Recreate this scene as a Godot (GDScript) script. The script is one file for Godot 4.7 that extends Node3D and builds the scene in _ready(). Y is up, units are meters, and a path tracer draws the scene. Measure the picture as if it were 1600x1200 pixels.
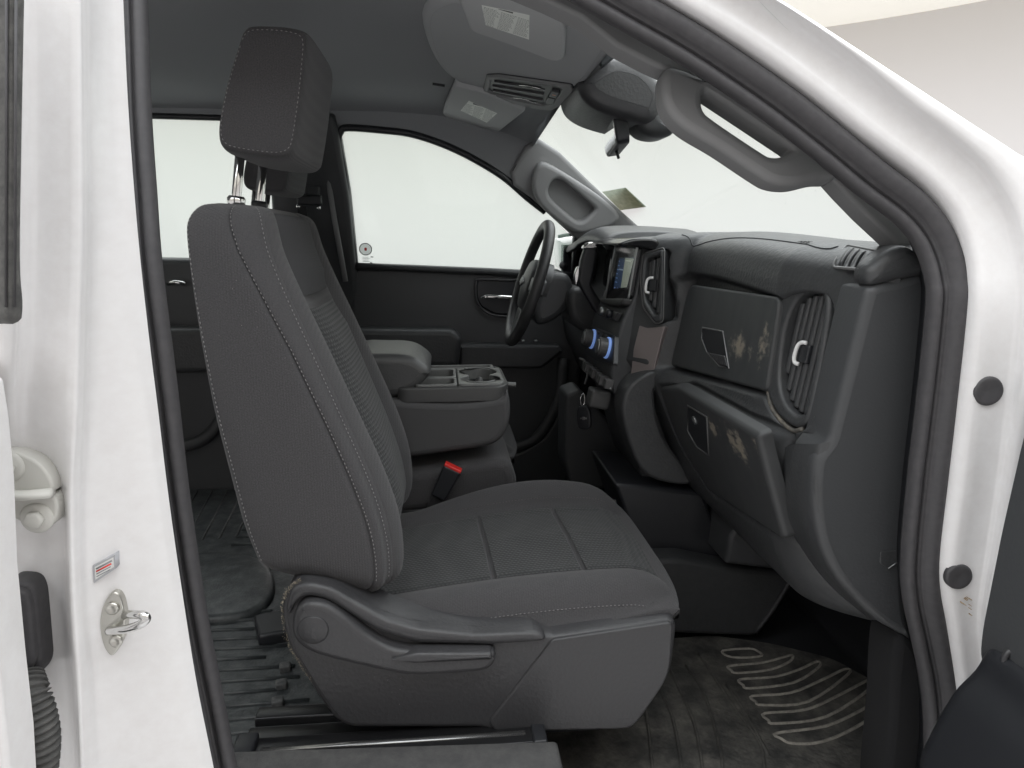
extends Node3D
# A white pickup cab seen through its open front passenger door, parked in a round white photo booth.
# Axes: x runs to the front of the truck, y is up from the cab floor, z runs to the passenger side. Metres.

const FR := {
	"dash_face": Transform3D(Vector3(0,0,1),Vector3(0.1341,0.991,0),Vector3(-0.991,0.1341,0),Vector3(0.502,0.66,0)),
	"vent_face": Transform3D(Vector3(0.15,0,0.9887),Vector3(0.1699,0.9851,-0.0258),Vector3(-0.974,0.1719,0.1477),Vector3(0.5065,0.66,0.57)),
	"lower_face": Transform3D(Vector3(0,0,1),Vector3(-0.3304,0.9439,0),Vector3(-0.9439,-0.3304,0),Vector3(0.49,0.56,0)),
	"screen_face": Transform3D(Vector3(0,0,1),Vector3(0.1293,0.9916,0),Vector3(-0.9916,0.1293,0),Vector3(0.433,0.79,0)),
	"stack_vent": Transform3D(Vector3(0.5948,0,0.8038),Vector3(0.0838,0.9945,-0.062),Vector3(-0.7995,0.1043,0.5916),Vector3(0.444,0.79,0.06)),
	"demister": Transform3D(Vector3(0.9404,0.3401,0),Vector3(0,0,-1),Vector3(-0.3401,0.9404,0),Vector3(0.575,0.902,0.68)),
	"sticker_face": Transform3D(Vector3(0,0,1),Vector3(-0.7707,0.6371,0),Vector3(-0.6371,-0.7707,0),Vector3(0.7094,0.9816,0)),
	"knob_face": Transform3D(Vector3(0,0,1),Vector3(0.1961,0.9806,0),Vector3(-0.9806,0.1961,0),Vector3(0.385,0.62,0)),
	"left_side": Transform3D(Vector3(1,0,0),Vector3(0,0.9701,0.2425),Vector3(0,-0.2425,0.9701),Vector3(0,0.85,-0.8)),
	"right_side": Transform3D(Vector3(1,0,0),Vector3(0,0.9701,-0.2425),Vector3(0,0.2425,0.9701),Vector3(0,0.85,0.72)),
	"windshield": Transform3D(Vector3(0,0,1),Vector3(-0.7707,0.6371,0),Vector3(-0.6371,-0.7707,0),Vector3(0.675,0.94,0)),
	"visor": Transform3D(Vector3(0.9707,-0.2402,0),Vector3(0,0,1),Vector3(-0.2402,-0.9707,0),Vector3(0.116,1.272,0)),
	"dash_top": Transform3D(Vector3(0.9998,-0.0206,0),Vector3(0,0,1),Vector3(-0.0206,-0.9998,0),Vector3(0.6,0.935,0)),
	"console_top": Transform3D(Vector3(1,0,0),Vector3(0,0,1),Vector3(0,-1,0),Vector3(0,0.6,0))}
const ID := Transform3D.IDENTITY
var M := {}
var cab: Node3D

# ---------------------------------------------------------------- scene tree helpers
func thing(called, label, category, group = "") -> Node3D:
	var o := Node3D.new()
	o.name = called
	add_child(o, true)
	tag(o, label, category, group)
	return o

func tag(o, label, category, group = ""):
	o.set_meta("label", label)
	o.set_meta("category", category)
	if group:
		o.set_meta("group", group)

func put(st: SurfaceTool, called: String, m: Material, parent: Node = null) -> MeshInstance3D:
	st.generate_normals()
	st.index()
	var o := MeshInstance3D.new()
	o.name = called
	o.mesh = st.commit()
	o.material_override = m
	(parent if parent else self).add_child(o, true)
	return o

func note(o, label):
	o.set_meta("label", label)
	return o

# ---------------------------------------------------------------- mesh helpers
func S() -> SurfaceTool:
	var st := SurfaceTool.new()
	st.begin(Mesh.PRIMITIVE_TRIANGLES)
	return st

func vx(st, p, uv = Vector2.ZERO):
	st.set_uv(uv)
	st.add_vertex(p)

func tri(st, a, b, c):
	vx(st, a); vx(st, b); vx(st, c)

func quad(st, a, b, c, d):
	tri(st, a, b, c)
	tri(st, a, c, d)

func cr(p: Array, n := 5, closed := true) -> Array:      # Catmull-Rom through points (2D or 3D)
	var out := []
	var m := p.size()
	for i in (m if closed else m - 1):
		var a = p[(i - 1 + m) % m] if closed or i > 0 else p[0] * 2.0 - p[1]
		var b = p[i]
		var c = p[(i + 1) % m]
		var d = p[(i + 2) % m] if closed or i + 2 < m else p[m - 1] * 2.0 - p[m - 2]
		for k in n:
			var t := float(k) / n
			out.append(0.5 * ((2.0 * b) + (c - a) * t + (2.0 * a - 5.0 * b + 4.0 * c - d) * t * t + (3.0 * b - a - 3.0 * c + d) * t * t * t))
	if not closed:
		out.append(p[m - 1])
	return out

func rp(p: Array, r, n := 5) -> Array:                   # polygon with rounded corners
	var out := []
	var m := p.size()
	for i in m:
		var b: Vector2 = p[i]
		var a: Vector2 = p[(i - 1 + m) % m]
		var c: Vector2 = p[(i + 1) % m]
		var rr: float = r[i] if r is Array else r
		var da := minf(rr, b.distance_to(a) * 0.49)
		var dc := minf(rr, b.distance_to(c) * 0.49)
		var s := b + (a - b).normalized() * da
		var e := b + (c - b).normalized() * dc
		for k in n + 1:
			var t := float(k) / n
			out.append(s.lerp(b, t).lerp(b.lerp(e, t), t))
	return out

func ccw(o: Array) -> Array:
	var out := o.duplicate()
	if Geometry2D.is_polygon_clockwise(PackedVector2Array(out)):
		out.reverse()
	return out

func inset(o: Array, d: float) -> Array:                 # every point moved inwards (o runs counter-clockwise)
	var out := []
	var m := o.size()
	for i in m:
		var e1: Vector2 = (o[i] - o[(i - 1 + m) % m]).normalized()
		var e2: Vector2 = (o[(i + 1) % m] - o[i]).normalized()
		var nn := Vector2(-e1.y, e1.x) + Vector2(-e2.y, e2.x)
		nn = nn.normalized() if nn.length() > 1e-5 else Vector2(-e1.y, e1.x)
		out.append(o[i] + nn * d)
	return out

func shrunk(o: Array, d: float) -> Array:                # the outline drawn in by d, as a clean polygon
	var best := []
	for p in Geometry2D.offset_polygon(PackedVector2Array(o), -d, Geometry2D.JOIN_ROUND):
		if p.size() > best.size() and not Geometry2D.is_polygon_clockwise(p):
			best = Array(p)
	return best

func safe_inset(o: Array, d: float) -> Array:            # like inset(), but no point passes another
	if d < 1e-6:
		return o
	var q := inset(o, d)
	var s := shrunk(o, d * 0.985)
	if s.size() < 3:
		return q
	var out := []
	for p in q:
		var best := 1e9
		var at: Vector2 = p
		for i in s.size():
			var c := Geometry2D.get_closest_point_to_segment(p, s[i], s[(i + 1) % s.size()])
			var l: float = c.distance_squared_to(p)
			if l < best:
				best = l
				at = c
		out.append(at)
	return out

func clean(o: Array) -> Array:
	var out := []
	for p in o:
		if out.is_empty() or p.distance_to(out[-1]) > 1e-5:
			out.append(p)
	if out.size() > 2 and out[0].distance_to(out[-1]) < 1e-5:
		out.pop_back()
	return out

func face(st, poly: Array, z, fr: Transform3D, mn, mx, group, flip := false):
	st.set_smooth_group(group)
	var idx := Geometry2D.triangulate_polygon(PackedVector2Array(poly))
	if idx.is_empty():
		print("outline crosses itself: ", poly[0], " ", poly.size())
		idx = Geometry2D.triangulate_delaunay(PackedVector2Array(poly))
	var sz: Vector2 = (mx - mn).max(Vector2(1e-4, 1e-4))
	for k in range(0, idx.size(), 3):
		var turn: float = (poly[idx[k + 1]] - poly[idx[k]]).cross(poly[idx[k + 2]] - poly[idx[k]])
		if absf(turn) < 1e-12:
			continue
		for j in ([0, 2, 1] if (turn > 0.0) != flip else [0, 1, 2]):
			var p: Vector2 = poly[idx[k + j]]
			vx(st, fr * Vector3(p.x, p.y, z), Vector2((p.x - mn.x) / sz.x, 1.0 - (p.y - mn.y) / sz.y))

# a plate: outline in the frame's plane, from z0 to z1 along its normal, the front edge rounded by bev; dome lifts the middle
func slab(st, outline: Array, z0: float, z1: float, bev := 0.004, fr := ID, dome := 0.0, both := false, segs := 4):
	var o := ccw(clean(outline))
	var mn := Vector2(1e9, 1e9)
	var mx := -mn
	for p in o:
		mn = mn.min(p)
		mx = mx.max(p)
	var rings := []
	while bev > 0.0005 and shrunk(o, bev).size() < 3:
		bev *= 0.6
	if both:
		for k in segs + 1:
			var a := PI * 0.5 * (1.0 - float(k) / segs)
			rings.append([safe_inset(o, bev * (1.0 - cos(a))), z0 + bev * (1.0 - sin(a))])
	else:
		rings.append([o, z0])
	for k in segs + 1:
		var a := PI * 0.5 * float(k) / segs
		rings.append([safe_inset(o, bev * (1.0 - cos(a))), z1 - bev + bev * sin(a)])
	var m := o.size()
	st.set_smooth_group(0)
	if dome != 0.0:
		var base: Array = rings[-1][0]
		var c := Vector2.ZERO
		for p in base:
			c += p / m
		for k in range(1, 8):
			var t := k / 8.0
			rings.append([base.map(func(p): return p.lerp(c, t)), z1 + dome * (1.0 - (1.0 - t) * (1.0 - t))])
	for k in rings.size() - 1:
		var A: Array = rings[k][0]
		var B: Array = rings[k + 1][0]
		var za: float = rings[k][1]
		var zb: float = rings[k + 1][1]
		for i in m:
			var j := (i + 1) % m
			quad(st, fr * Vector3(A[i].x, A[i].y, za), fr * Vector3(B[i].x, B[i].y, zb), fr * Vector3(B[j].x, B[j].y, zb), fr * Vector3(A[j].x, A[j].y, za))
	var cap := shrunk(o, bev)
	if cap.size() < 3:
		cap = o
	if dome == 0.0:
		face(st, cap, z1, fr, mn, mx, 1)
	else:
		face(st, rings[-1][0], rings[-1][1], fr, mn, mx, 0)
	face(st, cap if both else o, z0, fr, mn, mx, 2, true)

func polar(o: Array, c: Vector2, n: int) -> Array:       # outline sampled at even angles round c
	var out := []
	for k in n:
		var d := Vector2.from_angle(TAU * k / n)
		var best := 0.0
		for i in o.size():
			var h = Geometry2D.segment_intersects_segment(c, c + d * 10.0, o[i], o[(i + 1) % o.size()])
			if h != null:
				best = maxf(best, c.distance_to(h))
		out.append(c + d * best)
	return out

func arc_points(o: Array, n: int, c: Vector2) -> Array:  # n even steps round a closed outline, beginning straight right of c
	var q := ccw(clean(o))
	var best := 0
	for i in q.size():
		if absf((q[i] - c).angle()) < absf((q[best] - c).angle()):
			best = i
	q = q.slice(best) + q.slice(0, best)
	var l := [0.0]
	for i in q.size():
		l.append(l[-1] + q[i].distance_to(q[(i + 1) % q.size()]))
	var out := []
	var j := 0
	for k in n:
		var want: float = l[-1] * k / n
		while j < q.size() - 1 and l[j + 1] < want:
			j += 1
		out.append(q[j].lerp(q[(j + 1) % q.size()], (want - l[j]) / maxf(l[j + 1] - l[j], 1e-6)))
	return out

# a plate with one hole in it, both rims rounded
func ring_slab(st, outer: Array, hole: Array, z0: float, z1: float, bev := 0.004, fr := ID, n := 96):
	var c := Vector2.ZERO
	var h := ccw(clean(hole))
	for p in h:
		c += p / h.size()
	var O := arc_points(outer, n, c)
	var I := arc_points(hole, n, c)
	var loops := [[O, z0]]
	for k in 5:
		var a := PI * 0.5 * k / 4.0
		loops.append([inset(O, bev * (1.0 - cos(a))), z1 - bev + bev * sin(a)])
	for k in 5:
		var a := PI * 0.5 * (1.0 - k / 4.0)
		loops.append([inset(I, -bev * (1.0 - cos(a))), z1 - bev + bev * sin(a)])
	loops.append([I, z0])
	loops.append([O, z0])
	st.set_smooth_group(0)
	for k in loops.size() - 1:
		if k == 5 or k == loops.size() - 2:
			st.set_smooth_group(k)
		else:
			st.set_smooth_group(0 if k < 5 else 3)
		for i in n:
			var j := (i + 1) % n
			var A = loops[k]
			var B = loops[k + 1]
			quad(st, fr * Vector3(A[0][i].x, A[0][i].y, A[1]), fr * Vector3(B[0][i].x, B[0][i].y, B[1]), fr * Vector3(B[0][j].x, B[0][j].y, B[1]), fr * Vector3(A[0][j].x, A[0][j].y, A[1]))

func loft(st, secs: Array, closed := false, caps := false, group := 0):
	st.set_smooth_group(group)
	var n: int = secs[0].size()
	for k in secs.size() - 1:
		for i in (n if closed else n - 1):
			var j := (i + 1) % n
			var u0 := float(k) / (secs.size() - 1)
			var u1 := float(k + 1) / (secs.size() - 1)
			var v0 := float(i) / n
			var v1 := float(i + 1) / n
			var a = secs[k][i]
			var b = secs[k + 1][i]
			var c = secs[k + 1][j]
			var d = secs[k][j]
			vx(st, a, Vector2(u0, v0)); vx(st, b, Vector2(u1, v0)); vx(st, c, Vector2(u1, v1))
			vx(st, a, Vector2(u0, v0)); vx(st, c, Vector2(u1, v1)); vx(st, d, Vector2(u0, v1))
	if caps:
		for e in [0, secs.size() - 1]:
			var c := Vector3.ZERO
			for p in secs[e]:
				c += p / n
			for i in (n if closed else n - 1):
				var j := (i + 1) % n
				if e == 0:
					tri(st, secs[e][i], secs[e][j], c)
				else:
					tri(st, secs[e][j], secs[e][i], c)

func along(path: Array, closed := false) -> Array:       # frames [tangent, normal, binormal] carried along a path
	var out := []
	var n := path.size()
	var nn := Vector3.ZERO
	for i in n:
		var a = path[(i - 1 + n) % n] if closed or i > 0 else path[0]
		var b = path[(i + 1) % n] if closed or i < n - 1 else path[n - 1]
		var t: Vector3 = (b - a).normalized()
		if i == 0:
			nn = (Vector3.UP if absf(t.y) < 0.8 else Vector3.RIGHT)
		nn = (nn - t * nn.dot(t)).normalized()
		out.append([t, nn, t.cross(nn)])
	return out

func tube(st, path: Array, r, n := 8, closed := false, flat := 1.0, caps := true):
	var f := along(path, closed)
	var secs := []
	for i in path.size():
		var rr: float = r[i] if r is Array else r
		var ring := []
		for k in n:
			var a := TAU * k / n
			ring.append(path[i] + f[i][1] * cos(a) * rr + f[i][2] * sin(a) * rr * flat)
		secs.append(ring)
	if closed:
		secs.append(secs[0])
	loft(st, secs, true, caps and not closed)

# profile points (outwards in the xy plane, along z) carried along a path
func sweep(st, path: Array, prof: Array, closed := false, side := 1.0):
	var secs := []
	var n := path.size()
	for i in n:
		var a = path[(i - 1 + n) % n] if closed or i > 0 else path[0]
		var b = path[(i + 1) % n] if closed or i < n - 1 else path[n - 1]
		var t: Vector3 = (b - a)
		var nn := Vector3(t.y, -t.x, 0).normalized() * side
		var ring := []
		for p in prof:
			ring.append(path[i] + nn * p.x + Vector3(0, 0, p.y))
		secs.append(ring)
	if closed:
		secs.append(secs[0])
	loft(st, secs, true, not closed)

func lathe(st, prof: Array, at: Vector3, axis: Vector3, n := 24):   # prof: (radius, distance along the axis)
	var u := axis.cross(Vector3.UP if absf(axis.y) < 0.9 else Vector3.RIGHT).normalized()
	var w := axis.cross(u).normalized()
	var secs := []
	for p in prof:
		var ring := []
		for k in n:
			var a := TAU * k / n
			ring.append(at + axis * p.y + (u * cos(a) + w * sin(a)) * p.x)
		secs.append(ring)
	loft(st, secs, true, true)

func box(st, lo: Vector3, hi: Vector3, b := 0.004):
	var o := [Vector2(lo.x, lo.y), Vector2(hi.x, lo.y), Vector2(hi.x, hi.y), Vector2(lo.x, hi.y)]
	slab(st, rp(o, b, 3), lo.z, hi.z, b, ID, 0.0, true, 3)

func obox(st, fr: Transform3D, size: Vector3, b := 0.003):   # a box with rounded edges in a frame of its own, centred
	var h := size * 0.5
	var o := [Vector2(-h.x, -h.y), Vector2(h.x, -h.y), Vector2(h.x, h.y), Vector2(-h.x, h.y)]
	slab(st, rp(o, b, 3), -h.z, h.z, b * 0.9, fr, 0.0, true, 3)

func rect(x0, y0, x1, y1) -> Array:
	return [Vector2(x0, y0), Vector2(x1, y0), Vector2(x1, y1), Vector2(x0, y1)]

func disc(c: Vector2, r: float, n := 24, ry := 0.0) -> Array:
	var out := []
	for k in n:
		out.append(c + Vector2(cos(TAU * k / n) * r, sin(TAU * k / n) * (ry if ry > 0.0 else r)))
	return out

func even(path: Array, step: float) -> Array:
	var out := [path[0]]
	var left := step
	for i in path.size() - 1:
		var a: Vector3 = path[i]
		var l: float = a.distance_to(path[i + 1])
		var at := left
		while at < l:
			out.append(a.lerp(path[i + 1], at / l))
			at += step
		left = at - l
	return out

func stitches(st, path: Array, step := 0.0062, r := 0.0009):   # a row of short raised threads
	st.set_smooth_group(0)
	var p := even(path, step)
	for i in p.size() - 1:
		var a: Vector3 = p[i]
		var d: Vector3 = (p[i + 1] - a)
		var h := d * 0.34
		var c := a + d * 0.5
		var t := d.normalized()
		var u := t.cross(Vector3(0.3, 0.5, 0.8)).normalized()
		var w := t.cross(u)
		var ring := [c + u * r, c + w * r, c - u * r, c - w * r]
		for k in 4:
			tri(st, c + h, ring[k], ring[(k + 1) % 4])
			tri(st, c - h, ring[(k + 1) % 4], ring[k])

func letters(text: String, size: float, at: Vector3, basis: Basis, called: String, m: Material, parent: Node):
	var t := TextMesh.new()
	t.text = text
	var f := SystemFont.new()
	f.font_names = PackedStringArray(["Droid Sans"])
	t.font = f
	t.font_size = 32
	t.pixel_size = size / 32.0
	t.depth = 0.0006
	var o := MeshInstance3D.new()
	o.name = called
	o.mesh = t
	o.material_override = m
	o.transform = Transform3D(basis, at)
	parent.add_child(o, true)
	return o

# ---------------------------------------------------------------- materials
func L(r, g, b) -> Color:                                # real-world base colour
	return Color(r, g, b).linear_to_srgb()

func noise_image(size: int, freq: float, octaves: int, seed_: int, type := FastNoiseLite.TYPE_SIMPLEX_SMOOTH, gain := 0.5) -> Image:
	var n := FastNoiseLite.new()
	n.noise_type = type
	n.frequency = freq
	n.fractal_octaves = octaves
	n.fractal_gain = gain
	n.seed = seed_
	return n.get_seamless_image(size, size)

func bump(im: Image, strength: float) -> ImageTexture:
	var b := im.duplicate()
	b.convert(Image.FORMAT_RGBA8)
	b.bump_map_to_normal_map(strength)
	return ImageTexture.create_from_image(b)

func mat(called: String, c: Color, rough := 0.6, metal := 0.0) -> StandardMaterial3D:
	var m := StandardMaterial3D.new()
	m.resource_name = called
	m.albedo_color = c
	m.roughness = rough
	m.metallic = metal
	m.cull_mode = BaseMaterial3D.CULL_DISABLED
	M[called] = m
	return m

func grained(m: StandardMaterial3D, tex: Texture2D, scale: float, amount: float):
	m.uv1_triplanar = true
	m.uv1_scale = Vector3.ONE * scale
	m.normal_enabled = true
	m.normal_texture = tex
	m.normal_scale = amount

func tinted(m: StandardMaterial3D, im: Image, a: Color, b: Color):   # colour drawn from a grey picture, between two real colours
	var o := Image.create(im.get_width(), im.get_height(), false, Image.FORMAT_RGB8)
	for y in im.get_height():
		for x in im.get_width():
			o.set_pixel(x, y, a.lerp(b, im.get_pixel(x, y).r))
	m.albedo_color = Color.WHITE
	m.albedo_texture = ImageTexture.create_from_image(o)

func make_materials():
	var fine := noise_image(512, 0.09, 3, 11)
	var leather := bump(noise_image(512, 0.045, 2, 5, FastNoiseLite.TYPE_CELLULAR), 3.0)
	var speck := bump(fine, 2.0)
	var soft := noise_image(256, 0.02, 4, 3)
	var m: StandardMaterial3D
	# cloth
	var weave := Image.create(256, 256, false, Image.FORMAT_L8)
	var rib := Image.create(256, 256, false, Image.FORMAT_L8)
	for y in 256:
		for x in 256:
			weave.set_pixel(x, y, Color.from_hsv(0, 0, 0.5 + 0.25 * sin(TAU * x / 8.0) + 0.25 * sin(TAU * y / 8.0 + PI * (int(x / 8.0) % 2))))
			var cx := fposmod(x + (8 if int(y / 16.0) % 2 else 0), 16.0) - 8.0
			var cy := fposmod(y, 16.0) - 8.0
			rib.set_pixel(x, y, Color.from_hsv(0, 0, clampf(1.25 - sqrt(cx * cx * 0.7 + cy * cy * 1.6) / 6.5, 0, 1)))
	var weave_n := bump(weave, 2.0)
	m = mat("cloth", L(0.074, 0.070, 0.073), 0.95)
	tinted(m, fine, L(0.038, 0.037, 0.039), L(0.085, 0.082, 0.085))
	grained(m, weave_n, 8.0, 0.5)
	m.rim_enabled = true; m.rim = 0.25
	m = mat("cloth_insert", L(0.07, 0.07, 0.072), 0.95)
	tinted(m, rib, L(0.030, 0.031, 0.032), L(0.088, 0.088, 0.089))
	grained(m, bump(rib, 4.0), 9.0, 0.9)
	m.rim_enabled = true; m.rim = 0.2
	m = mat("cloth_ribbed", L(0.06, 0.06, 0.063), 0.95)
	grained(m, weave_n, 18.0, 0.8)
	m = mat("thread", L(0.26, 0.25, 0.25), 0.8)
	m = mat("headliner", L(0.275, 0.28, 0.29), 0.97)
	grained(m, speck, 14.0, 0.5)
	m = mat("visor_cloth", L(0.48, 0.485, 0.49), 0.95)
	grained(m, speck, 20.0, 0.4)
	# plastics
	m = mat("plastic", L(0.036, 0.037, 0.039), 0.43)
	tinted(m, soft, L(0.046, 0.048, 0.050), L(0.056, 0.057, 0.059))
	grained(m, leather, 6.0, 0.5)
	m = mat("plastic_side", L(0.044, 0.0435, 0.046), 0.4)
	grained(m, leather, 6.0, 0.45)
	m = mat("plastic_dark", L(0.056, 0.058, 0.061), 0.45)
	grained(m, leather, 9.0, 0.3)
	m = mat("plastic_black", L(0.018, 0.019, 0.022), 0.4)
	m = mat("gloss_black", L(0.01, 0.01, 0.011), 0.12)
	m = mat("trim_grey", L(0.23, 0.23, 0.232), 0.6)
	grained(m, leather, 12.0, 0.18)
	m = mat("console_plastic", L(0.16, 0.163, 0.16), 0.3)  # grey lifted to carry some window reflection on the tray top
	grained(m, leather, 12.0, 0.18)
	m = mat("tray_plastic", L(0.06, 0.06, 0.06), 0.45)
	grained(m, leather, 14.0, 0.2)
	m = mat("bronze_trim", L(0.26, 0.225, 0.22), 0.36, 0.3)
	m = mat("satin_trim", L(0.33, 0.34, 0.34), 0.3, 0.8)
	m = mat("chrome", L(0.72, 0.72, 0.71), 0.1, 1.0)
	m = mat("steel", L(0.55, 0.54, 0.5), 0.28, 1.0)
	grained(m, speck, 10.0, 0.15)
	m = mat("rubber", L(0.036, 0.034, 0.037), 0.62)
	tinted(m, soft, L(0.050, 0.048, 0.052), L(0.074, 0.071, 0.074))
	grained(m, speck, 12.0, 0.2)
	m = mat("rubber_lip", L(0.055, 0.052, 0.055), 0.7)
	m = mat("paint", L(0.87, 0.855, 0.855), 0.32)
	tinted(m, noise_image(512, 0.02, 6, 17, FastNoiseLite.TYPE_SIMPLEX_SMOOTH, 0.7), L(0.79, 0.77, 0.765), L(0.86, 0.85, 0.85))
	m.uv1_triplanar = true
	m.uv1_scale = Vector3.ONE * 3.0
	m.clearcoat_enabled = true; m.clearcoat = 0.6; m.clearcoat_roughness = 0.12
	m = mat("primer", L(0.62, 0.61, 0.57), 0.5)
	m = mat("red", L(0.75, 0.035, 0.03), 0.35)
	mat("paper", L(0.72, 0.72, 0.70), 0.7)
	mat("print_grey", L(0.25, 0.26, 0.27), 0.7)
	mat("mirror", L(0.8, 0.8, 0.8), 0.03, 1.0)
	m = mat("lit_orange", L(0.6, 0.2, 0.1), 0.5)
	m = mat("sticker", L(0.25, 0.235, 0.17), 0.6)
	tinted(m, soft, L(0.26, 0.245, 0.17), L(0.44, 0.42, 0.33))
	mat("white_trim", L(0.78, 0.78, 0.77), 0.25)
	mat("satin_dark", L(0.16, 0.16, 0.16), 0.4, 0.4)
	m = mat("blue_glow", L(0.25, 0.42, 0.9), 0.3)
	m.emission_enabled = true
	m.emission = L(0.30, 0.48, 1.0)
	m.emission_energy_multiplier = 0.25
	m = mat("wheel_skin", L(0.035, 0.035, 0.036), 0.45)
	grained(m, leather, 16.0, 0.25)
	mat("thread_dark", L(0.12, 0.115, 0.11), 0.85)
	mat("rail", L(0.03, 0.03, 0.032), 0.3, 0.6)
	m = mat("mud", L(0.30, 0.26, 0.20), 0.95)
	m = mat("console_cloth", L(0.080, 0.079, 0.081), 0.85)
	grained(m, leather, 14.0, 0.2)
	m = mat("lid_skin", L(0.075, 0.076, 0.077), 0.42)
	grained(m, leather, 10.0, 0.5)
	var dusty := noise_image(1024, 0.006, 8, 91, FastNoiseLite.TYPE_SIMPLEX_SMOOTH, 0.68)
	m = mat("mat_dusty", Color.WHITE, 0.75)
	tinted(m, dusty, L(0.026, 0.026, 0.026), L(0.20, 0.187, 0.165))
	grained(m, speck, 1.6, 0.6)
	m = mat("mat_worn", Color.WHITE, 0.7)
	tinted(m, dusty, L(0.14, 0.132, 0.12), L(0.60, 0.56, 0.49))
	grained(m, speck, 6.0, 0.4)
	m = mat("mat_black", Color.WHITE, 0.45)
	tinted(m, dusty, L(0.016, 0.019, 0.021), L(0.105, 0.112, 0.112))
	grained(m, speck, 3.0, 0.4)
	m = mat("mat_worn_dark", Color.WHITE, 0.6)
	tinted(m, dusty, L(0.03, 0.032, 0.034), L(0.16, 0.16, 0.155))
	grained(m, speck, 6.0, 0.4)
	mat("track_metal", L(0.30, 0.30, 0.30), 0.25, 0.9)
	m = mat("scuffed", Color.WHITE, 0.55)
	tinted(m, dusty, L(0.055, 0.054, 0.055), L(0.10, 0.098, 0.096))
	grained(m, speck, 5.0, 0.3)
	m = mat("rubber_dusty", Color.WHITE, 0.75)
	tinted(m, dusty, L(0.05, 0.05, 0.05), L(0.17, 0.165, 0.155))
	grained(m, speck, 6.0, 0.3)
	M.sticker.backlight_enabled = true
	M.sticker.backlight = Color(1.0, 1.0, 0.97)
	mat("window_paper", L(0.85, 0.86, 0.84), 0.7)
	M.window_paper.backlight_enabled = true
	M.window_paper.backlight = Color(1.0, 1.0, 1.0)
	m = mat("console_shell", L(0.40, 0.405, 0.415), 0.9)
	grained(m, speck, 16.0, 0.4)
	mat("lint", L(0.22, 0.215, 0.20), 0.9)
	mat("rust", L(0.36, 0.26, 0.15), 0.9)
	mat("shaded_carpet", L(0.010, 0.010, 0.011), 1.0)  # darkened carpet copy: shade painted in, since the kick sits nearer the light
	mat("label_border", L(0.42, 0.42, 0.44), 0.6)
	mat("grille_plastic", L(0.15, 0.15, 0.15), 0.4)
	m = mat("webbing", L(0.02, 0.02, 0.022), 0.85)
	m = mat("carpet", L(0.022, 0.023, 0.027), 0.98)
	grained(m, speck, 8.0, 1.0)
	# glass
	m = mat("glass", Color(0.84, 0.97, 0.89, 0.09), 0.02)
	m.metallic_specular = 0.3
	m.backlight_enabled = true
	m.backlight = L(0.142, 0.18, 0.156)
	m.transparency = BaseMaterial3D.TRANSPARENCY_ALPHA
	m = mat("booth_white", L(0.81, 0.788, 0.796), 0.9)
	m = mat("booth_floor", L(0.78, 0.77, 0.775), 0.6)
	m = mat("booth_lamp", L(0.62, 0.60, 0.55), 0.8)
	m.emission_enabled = true
	m.emission = L(1.0, 0.965, 0.88)
	m.emission_energy_multiplier = 0.5

# ---------------------------------------------------------------- the scene, in order
func _ready():
	# camera
	var cam := Camera3D.new()
	cam.name = "camera"
	cam.position = Vector3(0, 0.92, 1.65)
	cam.rotation_degrees = Vector3(-11.558, -5.646, 0)
	cam.fov = 56.786
	cam.near = 0.03
	cam.far = 60.0
	add_child(cam)
	cam.current = true
	# surroundings: the closed booth, no sky
	var we := WorldEnvironment.new()
	we.name = "environment"
	var e := Environment.new()
	e.background_mode = Environment.BG_COLOR
	e.background_color = Color.BLACK
	e.tonemap_mode = Environment.TONE_MAPPER_LINEAR
	e.tonemap_exposure = 1.0
	e.sdfgi_enabled = true
	e.ssao_enabled = true
	e.ssil_enabled = true
	we.environment = e
	add_child(we)
	# the booth's luminous ceiling
	var lamp := AreaLight3D.new()
	lamp.name = "ceiling_lamp"
	lamp.area_size = Vector2(5.0, 5.0)
	lamp.area_normalize_energy = true
	lamp.light_energy = 21.0
	lamp.light_color = Color(0.95, 0.975, 1.0)
	lamp.shadow_enabled = true
	lamp.position = Vector3(0.1, 2.48, -0.1)
	lamp.rotation_degrees = Vector3(-90, 0, 0)
	lamp.area_range = 30.0
	add_child(lamp)
	make_materials()
	booth()
	cab_body()
	left_side()
	roof_items()
	dashboard()
	steering()
	seats()
	floors()
	small_things()
	open_doors()

func booth():
	var n := 96
	var R := 5.0
	var st := S()
	var secs := []
	for y in [-0.75, 2.52]:
		var ring := []
		for k in n:
			ring.append(Vector3(cos(TAU * k / n) * R, y, sin(TAU * k / n) * R))
		secs.append(ring)
	var outer := []
	for y in [2.52, -0.75]:
		var ring := []
		for k in n:
			ring.append(Vector3(cos(TAU * k / n) * (R + 0.1), y, sin(TAU * k / n) * (R + 0.1)))
		outer.append(ring)
	loft(st, secs + outer + [secs[0]], true)
	put(st, "booth_wall", M.booth_white).set_meta("kind", "structure")
	st = S()
	slab(st, disc(Vector2.ZERO, R + 0.1, n), 0, 0.1, 0.002, Transform3D(Vector3.RIGHT, Vector3.FORWARD, Vector3.UP, Vector3(0, -0.852, 0)))
	put(st, "booth_floor", M.booth_floor).set_meta("kind", "structure")
	st = S()
	slab(st, disc(Vector2.ZERO, R + 0.1, n), 0, 0.06, 0.002, Transform3D(Vector3.RIGHT, Vector3.FORWARD, Vector3.UP, Vector3(0, 2.522, 0)))
	var c := put(st, "ceiling_light", M.booth_lamp)
	c.set_meta("kind", "structure")

func bulge(z: float) -> float:                            # the windscreen is curved across the cab
	return -0.09 * (1.0 - pow(z / 0.79, 2.0))

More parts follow.
